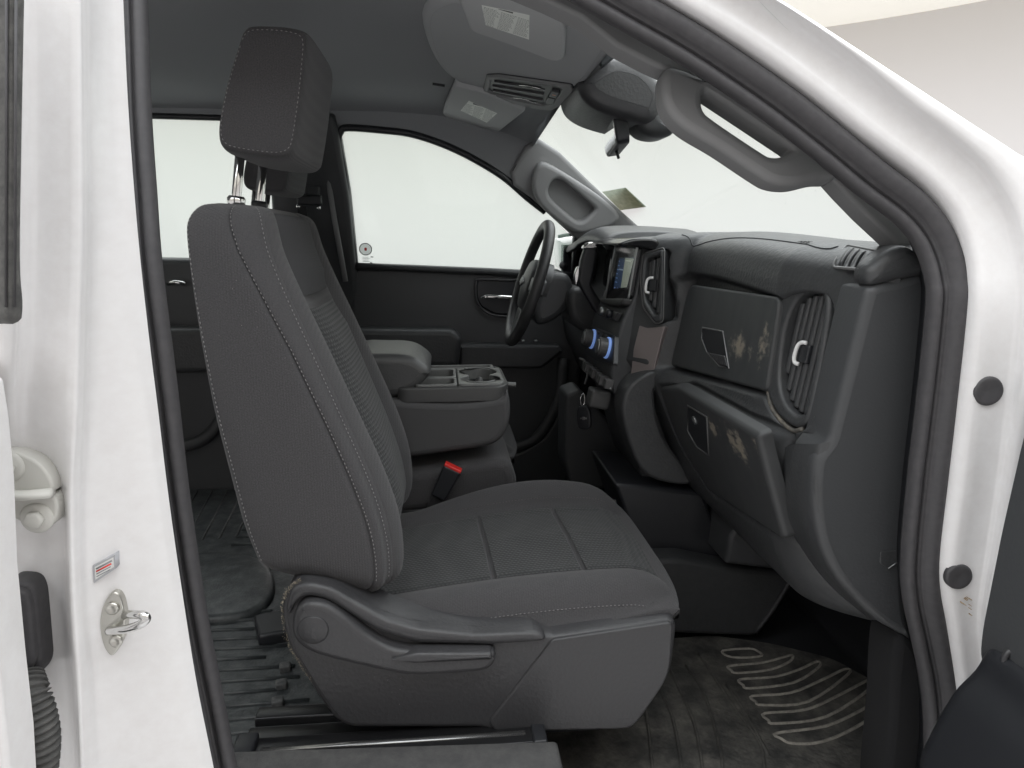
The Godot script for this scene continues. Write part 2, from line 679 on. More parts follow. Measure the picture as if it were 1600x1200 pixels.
# ---------------------------------------------------------------- cab: pillars, roof, floor, seals
func cab_body():
	cab = thing("truck_cab", "white pickup truck cab with dark grey interior, seen through its open passenger doorway", "truck cab")
	var st: SurfaceTool
	# rear door pillar, white, in level sections from its outer skin round to the seal
	var rows := [-60, 140, 330, 560, 690, 720, 860, 1010, 1160, 1300]
	var secs := []
	secs.append([Vector3(-0.401,1.1451,0.96),Vector3(-0.3509,1.1468,0.96),Vector3(-0.3577,1.157,0.93),Vector3(-0.3521,1.1623,0.915),Vector3(-0.3219,1.1644,0.912),Vector3(-0.3204,1.1686,0.9),Vector3(-0.3241,1.1761,0.878),Vector3(-0.3207,1.1852,0.852),Vector3(-0.3116,1.1914,0.835)])
	secs.append([Vector3(-0.4174,1.0346,0.96),Vector3(-0.3656,1.0355,0.96),Vector3(-0.3728,1.0407,0.93),Vector3(-0.3671,1.0434,0.915),Vector3(-0.3348,1.0445,0.912),Vector3(-0.3333,1.0467,0.9),Vector3(-0.3365,1.0505,0.878),Vector3(-0.3312,1.0552,0.852),Vector3(-0.3193,1.0584,0.835)])
	secs.append([Vector3(-0.4333,0.9272,0.96),Vector3(-0.3799,0.9273,0.96),Vector3(-0.3886,0.9276,0.93),Vector3(-0.3817,0.9278,0.915),Vector3(-0.3478,0.9279,0.912),Vector3(-0.3457,0.928,0.9),Vector3(-0.3485,0.9282,0.878),Vector3(-0.3347,0.9285,0.855),Vector3(-0.3217,0.9287,0.838)])
	secs.append([Vector3(-0.45,0.8355,0.955),Vector3(-0.3983,0.8348,0.955),Vector3(-0.4022,0.8317,0.93),Vector3(-0.3965,0.8296,0.915),Vector3(-0.3617,0.8288,0.912),Vector3(-0.359,0.8272,0.9),Vector3(-0.3598,0.8246,0.88),Vector3(-0.3344,0.8214,0.858),Vector3(-0.3197,0.8192,0.842)])
	secs.append([Vector3(-0.4839,0.7555,0.92),Vector3(-0.4309,0.7542,0.92),Vector3(-0.4276,0.7505,0.905),Vector3(-0.4145,0.749,0.9),Vector3(-0.3732,0.7509,0.912),Vector3(-0.37,0.748,0.9),Vector3(-0.3702,0.7431,0.88),Vector3(-0.3322,0.7374,0.86),Vector3(-0.3168,0.7334,0.845)])
	secs.append([Vector3(-0.5317,0.6455,0.87),Vector3(-0.4738,0.6433,0.87),Vector3(-0.4477,0.6423,0.87),Vector3(-0.4175,0.6431,0.875),Vector3(-0.3925,0.6535,0.905),Vector3(-0.3856,0.6513,0.9),Vector3(-0.3811,0.6444,0.882),Vector3(-0.3302,0.6349,0.862),Vector3(-0.3138,0.629,0.848)])
	secs.append([Vector3(-0.5506,0.5393,0.865),Vector3(-0.4909,0.5362,0.865),Vector3(-0.4641,0.5348,0.865),Vector3(-0.4302,0.5357,0.87),Vector3(-0.4025,0.5525,0.905),Vector3(-0.3955,0.5495,0.9),Vector3(-0.3875,0.5397,0.882),Vector3(-0.3259,0.5272,0.864),Vector3(-0.3089,0.519,0.85)])
	secs.append([Vector3(-0.5669,0.4294,0.865),Vector3(-0.5058,0.4254,0.865),Vector3(-0.4714,0.4231,0.865),Vector3(-0.438,0.4242,0.87),Vector3(-0.408,0.4471,0.907),Vector3(-0.4005,0.4419,0.9),Vector3(-0.3909,0.4292,0.882),Vector3(-0.3215,0.4138,0.866),Vector3(-0.3023,0.4031,0.852)])
	secs.append([Vector3(-0.5815,0.3307,0.865),Vector3(-0.5191,0.3257,0.865),Vector3(-0.4826,0.3227,0.865),Vector3(-0.4471,0.324,0.87),Vector3(-0.4134,0.3537,0.91),Vector3(-0.4067,0.345,0.9),Vector3(-0.3922,0.3309,0.884),Vector3(-0.3124,0.3116,0.868),Vector3(-0.2925,0.2986,0.854)])
	secs.append([Vector3(-0.5995,0.2096,0.865),Vector3(-0.5355,0.2034,0.865),Vector3(-0.4981,0.1998,0.865),Vector3(-0.4588,0.2009,0.87),Vector3(-0.4228,0.2366,0.91),Vector3(-0.4145,0.226,0.9),Vector3(-0.3944,0.2084,0.884),Vector3(-0.3038,0.1839,0.868),Vector3(-0.2813,0.168,0.854)])
	st = S()
	var dense := []
	for j in secs[0].size():
		dense.append(cr(secs.map(func(s): return s[j]), 4, false))
	var rowsd := []
	for i in dense[0].size():
		rowsd.append(cr(dense.map(func(l): return l[i]), 4, false))
	loft(st, rowsd)
	note(put(st, "rear_pillar", M.paint, cab), "white painted pillar between the two passenger doorways")
	# front pillar and hinge jamb, white, as lengthwise lines from the seal outwards
	var lines := []
	lines.append([Vector3(0.0636,1.3108,0.6908),Vector3(0.1962,1.2553,0.7047),Vector3(0.2574,1.2072,0.7167),Vector3(0.3597,1.1448,0.7323),Vector3(0.4504,1.0843,0.7474),Vector3(0.5115,1.0376,0.7591),Vector3(0.5733,0.9937,0.7701),Vector3(0.6029,0.9669,0.7768),Vector3(0.6255,0.9359,0.7845),Vector3(0.6406,0.8946,0.7949),Vector3(0.643,0.8389,0.806),Vector3(0.6437,0.7268,0.806),Vector3(0.6449,0.6045,0.806),Vector3(0.6466,0.5018,0.806),Vector3(0.6533,0.4475,0.806),Vector3(0.6696,0.3923,0.806),Vector3(0.6987,0.2851,0.806),Vector3(0.7156,0.2003,0.806),Vector3(0.7319,0.0904,0.806)])
	lines.append([Vector3(0.0717,1.3024,0.7369),Vector3(0.1979,1.2483,0.7504),Vector3(0.2693,1.2038,0.7615),Vector3(0.3656,1.1497,0.7751),Vector3(0.452,1.0907,0.7898),Vector3(0.5095,1.047,0.8007),Vector3(0.5693,1.0046,0.8114),Vector3(0.6023,0.976,0.8185),Vector3(0.6254,0.9442,0.8264),Vector3(0.6393,0.898,0.838),Vector3(0.6418,0.8428,0.85),Vector3(0.6457,0.7361,0.85),Vector3(0.6487,0.6196,0.85),Vector3(0.6494,0.5219,0.85),Vector3(0.6562,0.4702,0.85),Vector3(0.6713,0.4177,0.85),Vector3(0.698,0.3158,0.85),Vector3(0.7166,0.2349,0.85),Vector3(0.733,0.1302,0.85)])
	lines.append([Vector3(0.0902,1.3139,0.738),Vector3(0.2148,1.2601,0.7515),Vector3(0.2877,1.2151,0.7627),Vector3(0.3832,1.1626,0.7758),Vector3(0.4696,1.1038,0.7906),Vector3(0.5271,1.0595,0.8016),Vector3(0.5868,1.0165,0.8124),Vector3(0.6245,0.9842,0.8204),Vector3(0.6505,0.9465,0.8299),Vector3(0.6627,0.8981,0.842),Vector3(0.6659,0.843,0.854),Vector3(0.6713,0.7364,0.854),Vector3(0.6777,0.62,0.854),Vector3(0.6791,0.5224,0.854),Vector3(0.6809,0.471,0.854),Vector3(0.6899,0.419,0.854),Vector3(0.7133,0.3175,0.854),Vector3(0.7322,0.2368,0.854),Vector3(0.749,0.1323,0.854)])
	lines.append([Vector3(0.106,1.3236,0.7416),Vector3(0.2303,1.2701,0.755),Vector3(0.3053,1.227,0.7658),Vector3(0.4014,1.1764,0.7784),Vector3(0.4892,1.1172,0.7932),Vector3(0.5465,1.0732,0.8042),Vector3(0.6061,1.0303,0.8149),Vector3(0.6453,0.996,0.8235),Vector3(0.6757,0.9509,0.8348),Vector3(0.6875,0.8982,0.848),Vector3(0.6906,0.8433,0.86),Vector3(0.6951,0.7372,0.86),Vector3(0.697,0.6214,0.86),Vector3(0.6963,0.5244,0.86),Vector3(0.6956,0.4734,0.86),Vector3(0.6975,0.422,0.86),Vector3(0.721,0.3211,0.86),Vector3(0.7401,0.2409,0.86),Vector3(0.7571,0.1371,0.86)])
	lines.append([Vector3(0.1137,1.3227,0.7618),Vector3(0.2353,1.2706,0.7749),Vector3(0.3086,1.2285,0.7854),Vector3(0.4026,1.1784,0.7979),Vector3(0.49,1.1207,0.8123),Vector3(0.5461,1.0785,0.8229),Vector3(0.606,1.0367,0.8333),Vector3(0.6475,1.0017,0.8421),Vector3(0.6773,0.959,0.8527),Vector3(0.6899,0.8987,0.8678),Vector3(0.6926,0.8451,0.88),Vector3(0.6942,0.7415,0.88),Vector3(0.6948,0.6285,0.88),Vector3(0.6917,0.5338,0.88),Vector3(0.6886,0.4841,0.88),Vector3(0.6905,0.434,0.88),Vector3(0.7119,0.3357,0.88),Vector3(0.7307,0.2574,0.88),Vector3(0.7475,0.156,0.88)])
	lines.append([Vector3(0.1205,1.3253,0.7652),Vector3(0.2402,1.2734,0.7782),Vector3(0.3132,1.23,0.789),Vector3(0.4037,1.1794,0.8017),Vector3(0.4924,1.1256,0.8151),Vector3(0.5534,1.0888,0.8243),Vector3(0.6165,1.0502,0.8339),Vector3(0.6693,1.0177,0.8421),Vector3(0.7217,0.9702,0.854),Vector3(0.7254,0.8987,0.8718),Vector3(0.7296,0.8451,0.884),Vector3(0.7322,0.7415,0.884),Vector3(0.7339,0.6285,0.884),Vector3(0.723,0.5342,0.884),Vector3(0.7185,0.4847,0.884),Vector3(0.7119,0.4351,0.884),Vector3(0.7357,0.3368,0.884),Vector3(0.7568,0.2585,0.884),Vector3(0.7743,0.1572,0.884)])
	lines.append([Vector3(0.1256,1.3342,0.749),Vector3(0.2475,1.2813,0.7622),Vector3(0.3219,1.2372,0.7732),Vector3(0.4141,1.1849,0.7863),Vector3(0.5045,1.1309,0.7998),Vector3(0.5666,1.0934,0.8091),Vector3(0.6309,1.0541,0.819),Vector3(0.6847,1.021,0.8272),Vector3(0.7682,0.975,0.8387),Vector3(0.7884,0.8982,0.858),Vector3(0.7864,0.8433,0.87),Vector3(0.7884,0.7374,0.87),Vector3(0.7913,0.6217,0.87),Vector3(0.7811,0.5251,0.87),Vector3(0.7623,0.4752,0.87),Vector3(0.7523,0.4247,0.87),Vector3(0.7772,0.3242,0.87),Vector3(0.7993,0.2442,0.87),Vector3(0.8179,0.1407,0.87)])
	lines.append([Vector3(0.1286,1.3685,0.6704),Vector3(0.261,1.3111,0.6847),Vector3(0.3418,1.2631,0.6967),Vector3(0.4419,1.207,0.7107),Vector3(0.54,1.1467,0.7258),Vector3(0.6074,1.106,0.736),Vector3(0.6772,1.0633,0.7467),Vector3(0.7357,1.0273,0.7557),Vector3(0.8821,0.9884,0.7654),Vector3(0.9219,0.8961,0.7885),Vector3(0.9215,0.8359,0.8),Vector3(0.9349,0.7194,0.8),Vector3(0.9303,0.5926,0.8),Vector3(0.9006,0.4874,0.8),Vector3(0.8905,0.4322,0.8),Vector3(0.88,0.3768,0.8),Vector3(0.8985,0.2672,0.8),Vector3(0.9237,0.1794,0.8),Vector3(0.9452,0.0659,0.8)])
	lines.append([Vector3(0.1203,1.3936,0.6041),Vector3(0.2649,1.3324,0.6194),Vector3(0.3511,1.2829,0.6318),Vector3(0.4597,1.2239,0.6465),Vector3(0.5625,1.1603,0.6624),Vector3(0.6362,1.116,0.6735),Vector3(0.7107,1.0704,0.6849),Vector3(0.773,1.032,0.6945),Vector3(0.9532,0.9976,0.7031),Vector3(0.9956,0.8944,0.7289),Vector3(0.9964,0.8299,0.74),Vector3(1.0111,0.705,0.74),Vector3(1.0064,0.5691,0.74),Vector3(0.9748,0.4564,0.74),Vector3(0.9641,0.3972,0.74),Vector3(0.953,0.3378,0.74),Vector3(0.973,0.2204,0.74),Vector3(1.0003,0.1263,0.74),Vector3(1.0236,0.0046,0.74)])
	st = S()
	var la := lines.map(func(l): return cr(l, 4, false))
	var secs2 := []
	for i in la[0].size():
		secs2.append(cr(la.map(func(l): return l[i]), 3, false))
	loft(st, secs2)
	note(put(st, "front_pillar", M.paint, cab), "white painted windscreen pillar and hinge jamb")
	# door seal, one loop round the doorway
	var path := cr([Vector3(-0.3513,1.3225,0.7019),Vector3(-0.3514,1.228,0.7255),Vector3(-0.3494,1.1416,0.7471),Vector3(-0.3467,1.0561,0.7685),Vector3(-0.3413,0.9713,0.7897),Vector3(-0.3353,0.8871,0.8107),Vector3(-0.3286,0.7577,0.82),Vector3(-0.3262,0.6189,0.82),Vector3(-0.319,0.4699,0.82),Vector3(-0.3083,0.346,0.82),Vector3(-0.3002,0.2529,0.82),Vector3(-0.2852,0.1351,0.82),Vector3(-0.1988,0.024,0.82),Vector3(0.1744,-0.05,0.82),Vector3(0.5616,-0.0591,0.82),Vector3(0.693,0.0293,0.82),Vector3(0.706,0.1486,0.82),Vector3(0.6977,0.2439,0.82),Vector3(0.6826,0.316,0.82),Vector3(0.6604,0.3864,0.82),Vector3(0.6419,0.445,0.82),Vector3(0.6331,0.5015,0.82),Vector3(0.6297,0.6099,0.82),Vector3(0.6295,0.7301,0.82),Vector3(0.6273,0.8403,0.82),Vector3(0.6255,0.8716,0.8146),Vector3(0.6186,0.9028,0.8068),Vector3(0.6049,0.9317,0.7996),Vector3(0.5792,0.9598,0.7926),Vector3(0.5321,0.9939,0.784),Vector3(0.4839,1.0323,0.7744),Vector3(0.4239,1.0774,0.7632),Vector3(0.3643,1.1173,0.7532),Vector3(0.3051,1.1539,0.744),Vector3(0.2463,1.1854,0.7362),Vector3(0.1535,1.2346,0.7239),Vector3(0.0318,1.2954,0.7086),Vector3(-0.0875,1.3429,0.6968),Vector3(-0.2403,1.365,0.6913)], 6)
	st = S()
	sweep(st, path, [Vector2(-0.002, -0.014), Vector2(-0.021, -0.012), Vector2(-0.0240, -0.006), Vector2(-0.0235, 0.003), Vector2(-0.0205, 0.0085), Vector2(-0.0165, 0.010), Vector2(-0.0125, 0.0085), Vector2(-0.0095, 0.004), Vector2(-0.0082, -0.001), Vector2(-0.0070, 0.003), Vector2(-0.0052, 0.0075), Vector2(-0.0040, 0.006), Vector2(-0.0028, 0.010), Vector2(0.002, 0.0165), Vector2(0.009, 0.0195), Vector2(0.017, 0.017), Vector2(0.022, 0.008), Vector2(0.021, -0.006), Vector2(0.012, -0.014)], true)
	note(put(st, "door_seal", M.rubber, cab), "black rubber weatherstrip round the passenger doorway")
	# pinch flange behind the seal, on which it is pushed
	st = S()
	sweep(st, path, [Vector2(0.0, -0.05), Vector2(0.03, -0.05), Vector2(0.03, -0.013), Vector2(0.0, -0.013)], true)
	put(st, "door_flange", M.plastic_black, cab)
	# roof skin, rear wall, floor pan, firewall: they close the cab against the booth's light
	st = S()
	var rsec := []
	for x in [-1.5, -1.42, -0.6, 0.0, 0.15, 0.22]:
		var y: float = 1.42 - 0.10 * clampf((x - 0.0) / 0.3, 0, 1) - (0.06 if x < -1.45 else 0.0)
		var a := []
		for z in [-0.74, -0.70, -0.6, -0.3, 0.0, 0.3, 0.6, 0.68, 0.72]:
			a.append(Vector3(x, y - 0.05 * pow(absf(z) / 0.74, 4), z))
		var b := a.map(func(p): return p - Vector3(0, 0.02, 0))
		b.reverse()
		rsec.append(a + b)
	loft(st, rsec, true, true)
	put(st, "roof_skin", M.paint, cab)
	st = S()
	box(st, Vector3(-1.50, -0.05, -0.82), Vector3(-1.46, 0.86, 0.82), 0.004)
	put(st, "rear_wall", M.plastic_dark, cab)
	st = S()
	box(st, Vector3(-1.50, -0.08, -0.84), Vector3(1.02, -0.012, 0.84), 0.004)
	put(st, "floor_pan", M.carpet, cab)
	st = S()
	slab(st, [Vector2(0.90, -0.01), Vector2(1.05, -0.01), Vector2(1.05, 0.90), Vector2(0.70, 0.915), Vector2(0.695, 0.885), Vector2(1.01, 0.85), Vector2(1.01, 0.25), Vector2(0.93, 0.02)], -0.82, 0.80, 0.003)
	put(st, "firewall", M.carpet, cab)
	st = S()
	slab(st, rp([Vector2(-0.3257,0.1302),Vector2(0.159,0.0844),Vector2(0.7454,0.0291),Vector2(0.764,-0.1144),Vector2(-0.3359,0.0058)], 0.01), 0.755, 0.86, 0.015)
	put(st, "sill", M.paint, cab)
	st = S()
	slab(st, [Vector2(0.30, 0.0), Vector2(1.02, 0.0), Vector2(1.02, 0.90), Vector2(0.42, 0.90), Vector2(0.42, 0.55)], -0.85, -0.80, 0.003)
	put(st, "cowl_side", M.carpet, cab)
	# rear glass and its frame
	st = S()
	box(st, Vector3(-1.50, 0.86, -0.70), Vector3(-1.494, 1.24, 0.70), 0.002)
	put(st, "rear_window", M.glass, cab)
	# windscreen
	st = S()
	var gs := []
	for k in 25:
		var z := lerpf(-0.80, 0.78, k / 24.0)
		gs.append([Vector3(z, -0.17, bulge(z)), Vector3(z, 0.22, bulge(z) - 0.004), Vector3(z, 0.53, bulge(z))].map(func(p): return FR.windshield * p))
	loft(st, gs)
	note(put(st, "windscreen", M.glass, cab), "pale green tinted windscreen")
	# headliner: flat at the back, falling to the windscreen header and the sides
	st = S()
	var hs := []
	for x in [-1.45, -1.40, -1.1, -0.8, -0.5, -0.3, -0.15, 0.0, 0.08, 0.15, 0.21, 0.26, 0.295]:
		var drop := 0.0
		if x > -0.1:
			drop = 0.075 * pow((x + 0.1) / 0.395, 1.7)
		if x < -1.38:
			drop = 0.08
		var a := []
		for z in [-0.705, -0.69, -0.67, -0.64, -0.6, -0.55, -0.45, -0.3, 0.0, 0.3, 0.45, 0.55, 0.62, 0.68, 0.705]:
			var side: float = clampf((absf(z) - 0.53) / 0.175, 0, 1)
			a.append(Vector3(x, 1.325 - drop - 0.05 * side * side, z))
		var b := a.map(func(p): return p + Vector3(0, 0.012, 0))
		b.reverse()
		hs.append(a + b)
	loft(st, hs, true, true)
	note(put(st, "headliner", M.headliner, cab), "dark grey cloth headliner")
	# windscreen pillar trims; each carries the boss of a grab handle
	var up := [Vector2(0.0775,0.4715),Vector2(0.1714,0.4276),Vector2(0.2358,0.3856),Vector2(0.2942,0.3537),Vector2(0.3583,0.3198),Vector2(0.4264,0.2767),Vector2(0.4932,0.2296),Vector2(0.5584,0.1749),Vector2(0.6103,0.1268),Vector2(0.6482,0.0928),Vector2(0.6743,0.0479)]
	var lo := [Vector2(0.623,0.0587),Vector2(0.616,0.0686),Vector2(0.5783,0.1034),Vector2(0.549,0.1336),Vector2(0.5332,0.1514),Vector2(0.5045,0.1717),Vector2(0.4724,0.1954),Vector2(0.4138,0.2337),Vector2(0.3592,0.2692),Vector2(0.317,0.2922),Vector2(0.282,0.3073),Vector2(0.2385,0.3292),Vector2(0.1915,0.3666),Vector2(0.1443,0.388),Vector2(0.0678,0.4186)]
	st = S()
	slab(st, up + lo, -0.02, 0.012, 0.006, FR.right_side)
	note(put(st, "pillar_trim", M.trim_grey, cab), "grey plastic trim of the near windscreen pillar")
	st = S()
	slab(st, [Vector2(0.2268,0.2958),Vector2(0.2701,0.3753),Vector2(0.3104,0.3992),Vector2(0.3826,0.3571),Vector2(0.4897,0.2635),Vector2(0.5941,0.1763),Vector2(0.6974,0.0943),Vector2(0.6845,0.0454),Vector2(0.5164,0.0456),Vector2(0.459,0.0744),Vector2(0.3674,0.152),Vector2(0.2963,0.2147),Vector2(0.2361,0.2554)], 0.0, 0.05, 0.012, FR.left_side)
	note(put(st, "pillar_trim", M.trim_grey, cab), "grey plastic trim of the far windscreen pillar")
	# black frit edge along the windscreen header
	st = S()
	var hb := []
	for k in 17:
		var z := lerpf(-0.70, 0.70, k / 16.0)
		hb.append([Vector3(z, 0.495, bulge(z) + 0.004), Vector3(z, 0.54, bulge(z) + 0.004), Vector3(z, 0.54, bulge(z) + 0.008), Vector3(z, 0.495, bulge(z) + 0.008)].map(func(p): return FR.windshield * p))
	loft(st, hb, true, true)
	put(st, "windscreen_header", M.plastic_black, cab)

# ---------------------------------------------------------------- far side: driver's doors, pillar, belts
func left_side():
	var st: SurfaceTool
	var LSF: Transform3D = FR.left_side
	# side rail over the far windows, part of the cab
	st = S()
	var top := [Vector2(-0.9676,0.6501),Vector2(-0.2285,0.6681),Vector2(0.033,0.5695),Vector2(0.2315,0.4441),Vector2(0.3192,0.3837)]
	var low := [Vector2(0.3346,0.1646),Vector2(0.2837,0.2105),Vector2(0.2149,0.2675),Vector2(0.1521,0.3031),Vector2(0.0702,0.3457),Vector2(-0.0101,0.3758),Vector2(-0.0892,0.3996),Vector2(-0.1676,0.4137),Vector2(-0.2454,0.4201),Vector2(-0.2844,0.4196),Vector2(-1.0109,0.4505)]
	slab(st, top + low, -0.02, 0.03, 0.014, LSF)
	note(put(st, "side_rail", M.headliner, cab), "dark grey headliner edge above the far windows")
	st = S()
	tube(st, [Vector2(0.2329,0.2998),Vector2(0.2548,0.3359),Vector2(0.2744,0.3715)].map(func(p): return LSF * Vector3(p.x, p.y, 0.045)), 0.002, 6)
	put(st, "trim_seam", M.plastic_black, cab)
	# far pillar between the doors
	st = S()
	slab(st, rp([Vector2(-0.5092,0.4695),Vector2(-0.3101,0.4618),Vector2(-0.3008,0.4081),Vector2(-0.2831,0.2235),Vector2(-0.2761,-0.03),Vector2(-0.2786,-0.2606),Vector2(-0.5534,-0.2569),Vector2(-0.5231,0.222)], 0.01), -0.02, 0.055, 0.018, LSF)
	put(st, "pillar_cover", M.plastic_dark, cab)
	st = S()
	tube(st, [Vector3(-0.3597,1.2677,-0.665),Vector3(-0.3484,1.1576,-0.678),Vector3(-0.3329,0.9854,-0.7),Vector3(-0.308,0.784,-0.712)], 0.0085, 8, false, 0.5)
	put(st, "pillar_edge", M.trim_grey, cab)
	# front door
	var d := thing("driver_door", "dark grey inside of the closed driver door beyond the steering wheel", "door")
	st = S()
	slab(st, rp([Vector2(-0.2989,0.8343),Vector2(-0.1046,0.8273),Vector2(0.1538,0.8156),Vector2(0.4852,0.7967),Vector2(0.4911,0.5058),Vector2(0.4547,-0.0677),Vector2(-0.3108,-0.0376),Vector2(-0.3154,0.6072)], 0.02), -0.84, -0.775, 0.02)
	var panel := put(st, "door_panel", M.plastic_dark, d)
	st = S()
	tube(st, [Vector3(-0.2794,0.831,-0.765),Vector3(-0.1037,0.824,-0.765),Vector3(0.1522,0.8124,-0.765),Vector3(0.4581,0.7959,-0.765)], 0.012, 8)
	put(st, "window_ledge", M.plastic, d)
	st = S()
	slab(st, rp([Vector2(0.1176,0.7781),Vector2(0.135,0.7866),Vector2(0.272,0.7815),Vector2(0.2944,0.6638),Vector2(0.1843,0.6649),Vector2(0.1342,0.6916),Vector2(0.1171,0.7243)], 0.012), -0.80, -0.768, 0.006)
	var pocket := put(st, "handle_recess", M.plastic_black, d)
	st = S()
	tube(st, cr([Vector3(0.1174,0.7741,-0.766),Vector3(0.1304,0.7847,-0.766),Vector3(0.2388,0.782,-0.766),Vector3(0.2869,0.7774,-0.766),Vector3(0.2961,0.6686,-0.766),Vector3(0.184,0.6632,-0.766),Vector3(0.1382,0.6854,-0.766),Vector3(0.1168,0.7225,-0.766)], 4), 0.004, 6, true)
	put(st, "recess_rim", M.plastic_side, d)
	st = S()
	tube(st, cr([Vector3(0.1316,0.723,-0.758),Vector3(0.1506,0.7278,-0.75),Vector3(0.1829,0.7277,-0.748),Vector3(0.2374,0.7248,-0.752),Vector3(0.264,0.7199,-0.756)], 4, false), [0.004, 0.005, 0.006, 0.007, 0.008, 0.008, 0.008, 0.008, 0.008, 0.008, 0.008, 0.008, 0.008, 0.007, 0.006, 0.005, 0.004], 10, false, 0.6)
	put(st, "inside_handle", M.chrome, d)
	st = S()
	slab(st, rp([Vector2(-0.456,0.6373),Vector2(0.0363,0.6271),Vector2(0.0655,0.5968),Vector2(0.0513,0.502),Vector2(-0.2779,0.5013),Vector2(-0.4637,0.5046)], 0.012), -0.78, -0.68, 0.02)
	put(st, "armrest", M.plastic, d)
	st = S()
	slab(st, rp([Vector2(0.0534,0.574),Vector2(0.3953,0.5647),Vector2(0.4134,0.5422),Vector2(0.3361,0.4832),Vector2(0.0521,0.4882)], 0.006), -0.78, -0.72, 0.012)
	put(st, "pull_ledge", M.plastic, d)
	for sp in [Vector3(0.2738,0.5794,-0.742),Vector3(0.3179,0.5788,-0.742)]:
		st = S()
		obox(st, Transform3D(Basis(), sp), Vector3(0.011, 0.006, 0.02), 0.002)
		put(st, "window_switch", M.satin_trim, d)
	# lower map pocket, a sweeping raised lip
	st = S()
	tube(st, cr([Vector3(-0.2081,0.2108,-0.745),Vector3(0.1464,0.1957,-0.745),Vector3(0.2815,0.2096,-0.74),Vector3(0.3492,0.266,-0.74),Vector3(0.4053,0.3788,-0.745),Vector3(0.4164,0.5129,-0.755)], 4, false), 0.02, 8, false, 0.6)
	put(st, "map_pocket_lip", M.plastic, d)
	st = S()
	slab(st, rp([Vector2(-0.2178,-0.0293),Vector2(-0.2098,0.1948),Vector2(0.2611,0.1807),Vector2(0.3523,0.237),Vector2(0.4417,0.3977),Vector2(0.4846,-0.0569)], 0.02), -0.78, -0.735, 0.012)
	put(st, "map_pocket", M.plastic_dark, d)
	# window frame and glass
	var glass := cr([Vector2(-0.3043,0.3892),Vector2(-0.2884,0.4176),Vector2(-0.2452,0.4239),Vector2(-0.0888,0.411),Vector2(0.0703,0.3574),Vector2(0.2147,0.2755),Vector2(0.3448,0.1752),Vector2(0.4719,0.0456)], 4, false) + [Vector2(0.496,-0.0793),Vector2(-0.278,-0.0567),Vector2(-0.285,0.1416)]
	st = S()
	slab(st, glass, -0.012, -0.008, 0.001, LSF)
	note(put(st, "door_window", M.glass, d), "clear side window with a round sticker in its corner")
	var seal := cr([Vector2(-0.2825,-0.03),Vector2(-0.2891,0.1416),Vector2(-0.2947,0.2832),Vector2(-0.3053,0.3759),Vector2(-0.2968,0.41),Vector2(-0.2726,0.4216),Vector2(-0.1675,0.4156),Vector2(-0.0889,0.4072),Vector2(-0.0099,0.3854),Vector2(0.0702,0.3535),Vector2(0.1521,0.3111),Vector2(0.2148,0.2715),Vector2(0.2836,0.2146),Vector2(0.3451,0.1689)], 4, false)
	st = S()
	tube(st, seal.map(func(p): return LSF * Vector3(p.x, p.y, 0.03)), 0.011, 8)
	put(st, "window_seal", M.plastic_black, d)
	st = S()
	tube(st, [Vector3(0.4507,0.943,-0.74),Vector3(0.4528,0.8628,-0.755),Vector3(0.4515,0.7938,-0.765)], 0.012, 6)
	tube(st, [Vector3(0.4003,0.9264,-0.8),Vector3(0.429,0.9329,-0.8),Vector3(0.4622,0.935,-0.8)], 0.006, 6)
	put(st, "quarter_divider", M.plastic_black, d)
	st = S()
	tube(st, [Vector3(-0.2293,0.8432,-0.77), Vector3(-0.2299,0.8285,-0.77)], 0.004, 6)
	put(st, "lock_button", M.plastic_black, d)
	# rear door
	d = thing("rear_left_door", "dark grey inside of the closed rear door beyond the front seat", "door")
	st = S()
	slab(st, rp([Vector2(-1.3536,0.8702),Vector2(-0.5304,0.8518),Vector2(-0.5375,0.61),Vector2(-0.5778,-0.0271),Vector2(-1.4678,0.0079)], 0.015), -0.84, -0.775, 0.02)
	put(st, "door_panel", M.plastic_dark, d)
	st = S()
	slab(st, rp([Vector2(-1.1538,0.6434),Vector2(-0.5616,0.6362),Vector2(-0.5507,0.4919),Vector2(-1.1714,0.4927)], 0.01), -0.78, -0.70, 0.02)
	put(st, "armrest", M.plastic, d)
	st = S()
	tube(st, [Vector3(-0.8776,0.7785,-0.757),Vector3(-0.849,0.7828,-0.75),Vector3(-0.8221,0.7781,-0.757)], 0.008, 8)
	put(st, "inside_handle", M.chrome, d)
	st = S()
	tube(st, cr([Vector3(-0.9694,0.2333,-0.745),Vector3(-0.8432,0.2422,-0.74),Vector3(-0.7662,0.2957,-0.74),Vector3(-0.7089,0.4021,-0.75)], 4, false), 0.02, 8, false, 0.6)
	put(st, "map_pocket_lip", M.plastic_dark, d)
	st = S()
	slab(st, [Vector2(-1.1705,0.4586),Vector2(-0.4738,0.4482),Vector2(-0.4755,0.2223),Vector2(-0.5176,-0.051),Vector2(-1.2909,-0.0257)], -0.012, -0.008, 0.001, LSF)
	put(st, "door_window", M.glass, d)
	st = S()
	tube(st, [Vector2(-1.0113,0.4487),Vector2(-0.482,0.4426)].map(func(p): return LSF * Vector3(p.x, p.y, 0.03)), 0.009, 8)
	tube(st, [Vector2(-0.4972,0.4423),Vector2(-0.4953,0.2222),Vector2(-0.5252,-0.0071)].map(func(p): return LSF * Vector3(p.x, p.y, 0.03)), 0.012, 8)
	put(st, "window_seal", M.plastic_black, d)
	# belt on the far pillar
	var b := thing("driver_seat_belt", "black seat belt loop with bright bolts on the far pillar", "seat belt")
	st = S()
	obox(st, Transform3D(Basis(), Vector3(-0.3949,1.035,-0.64)), Vector3(0.075, 0.03, 0.02), 0.006)
	put(st, "belt_guide", M.plastic_black, b)
	st = S()
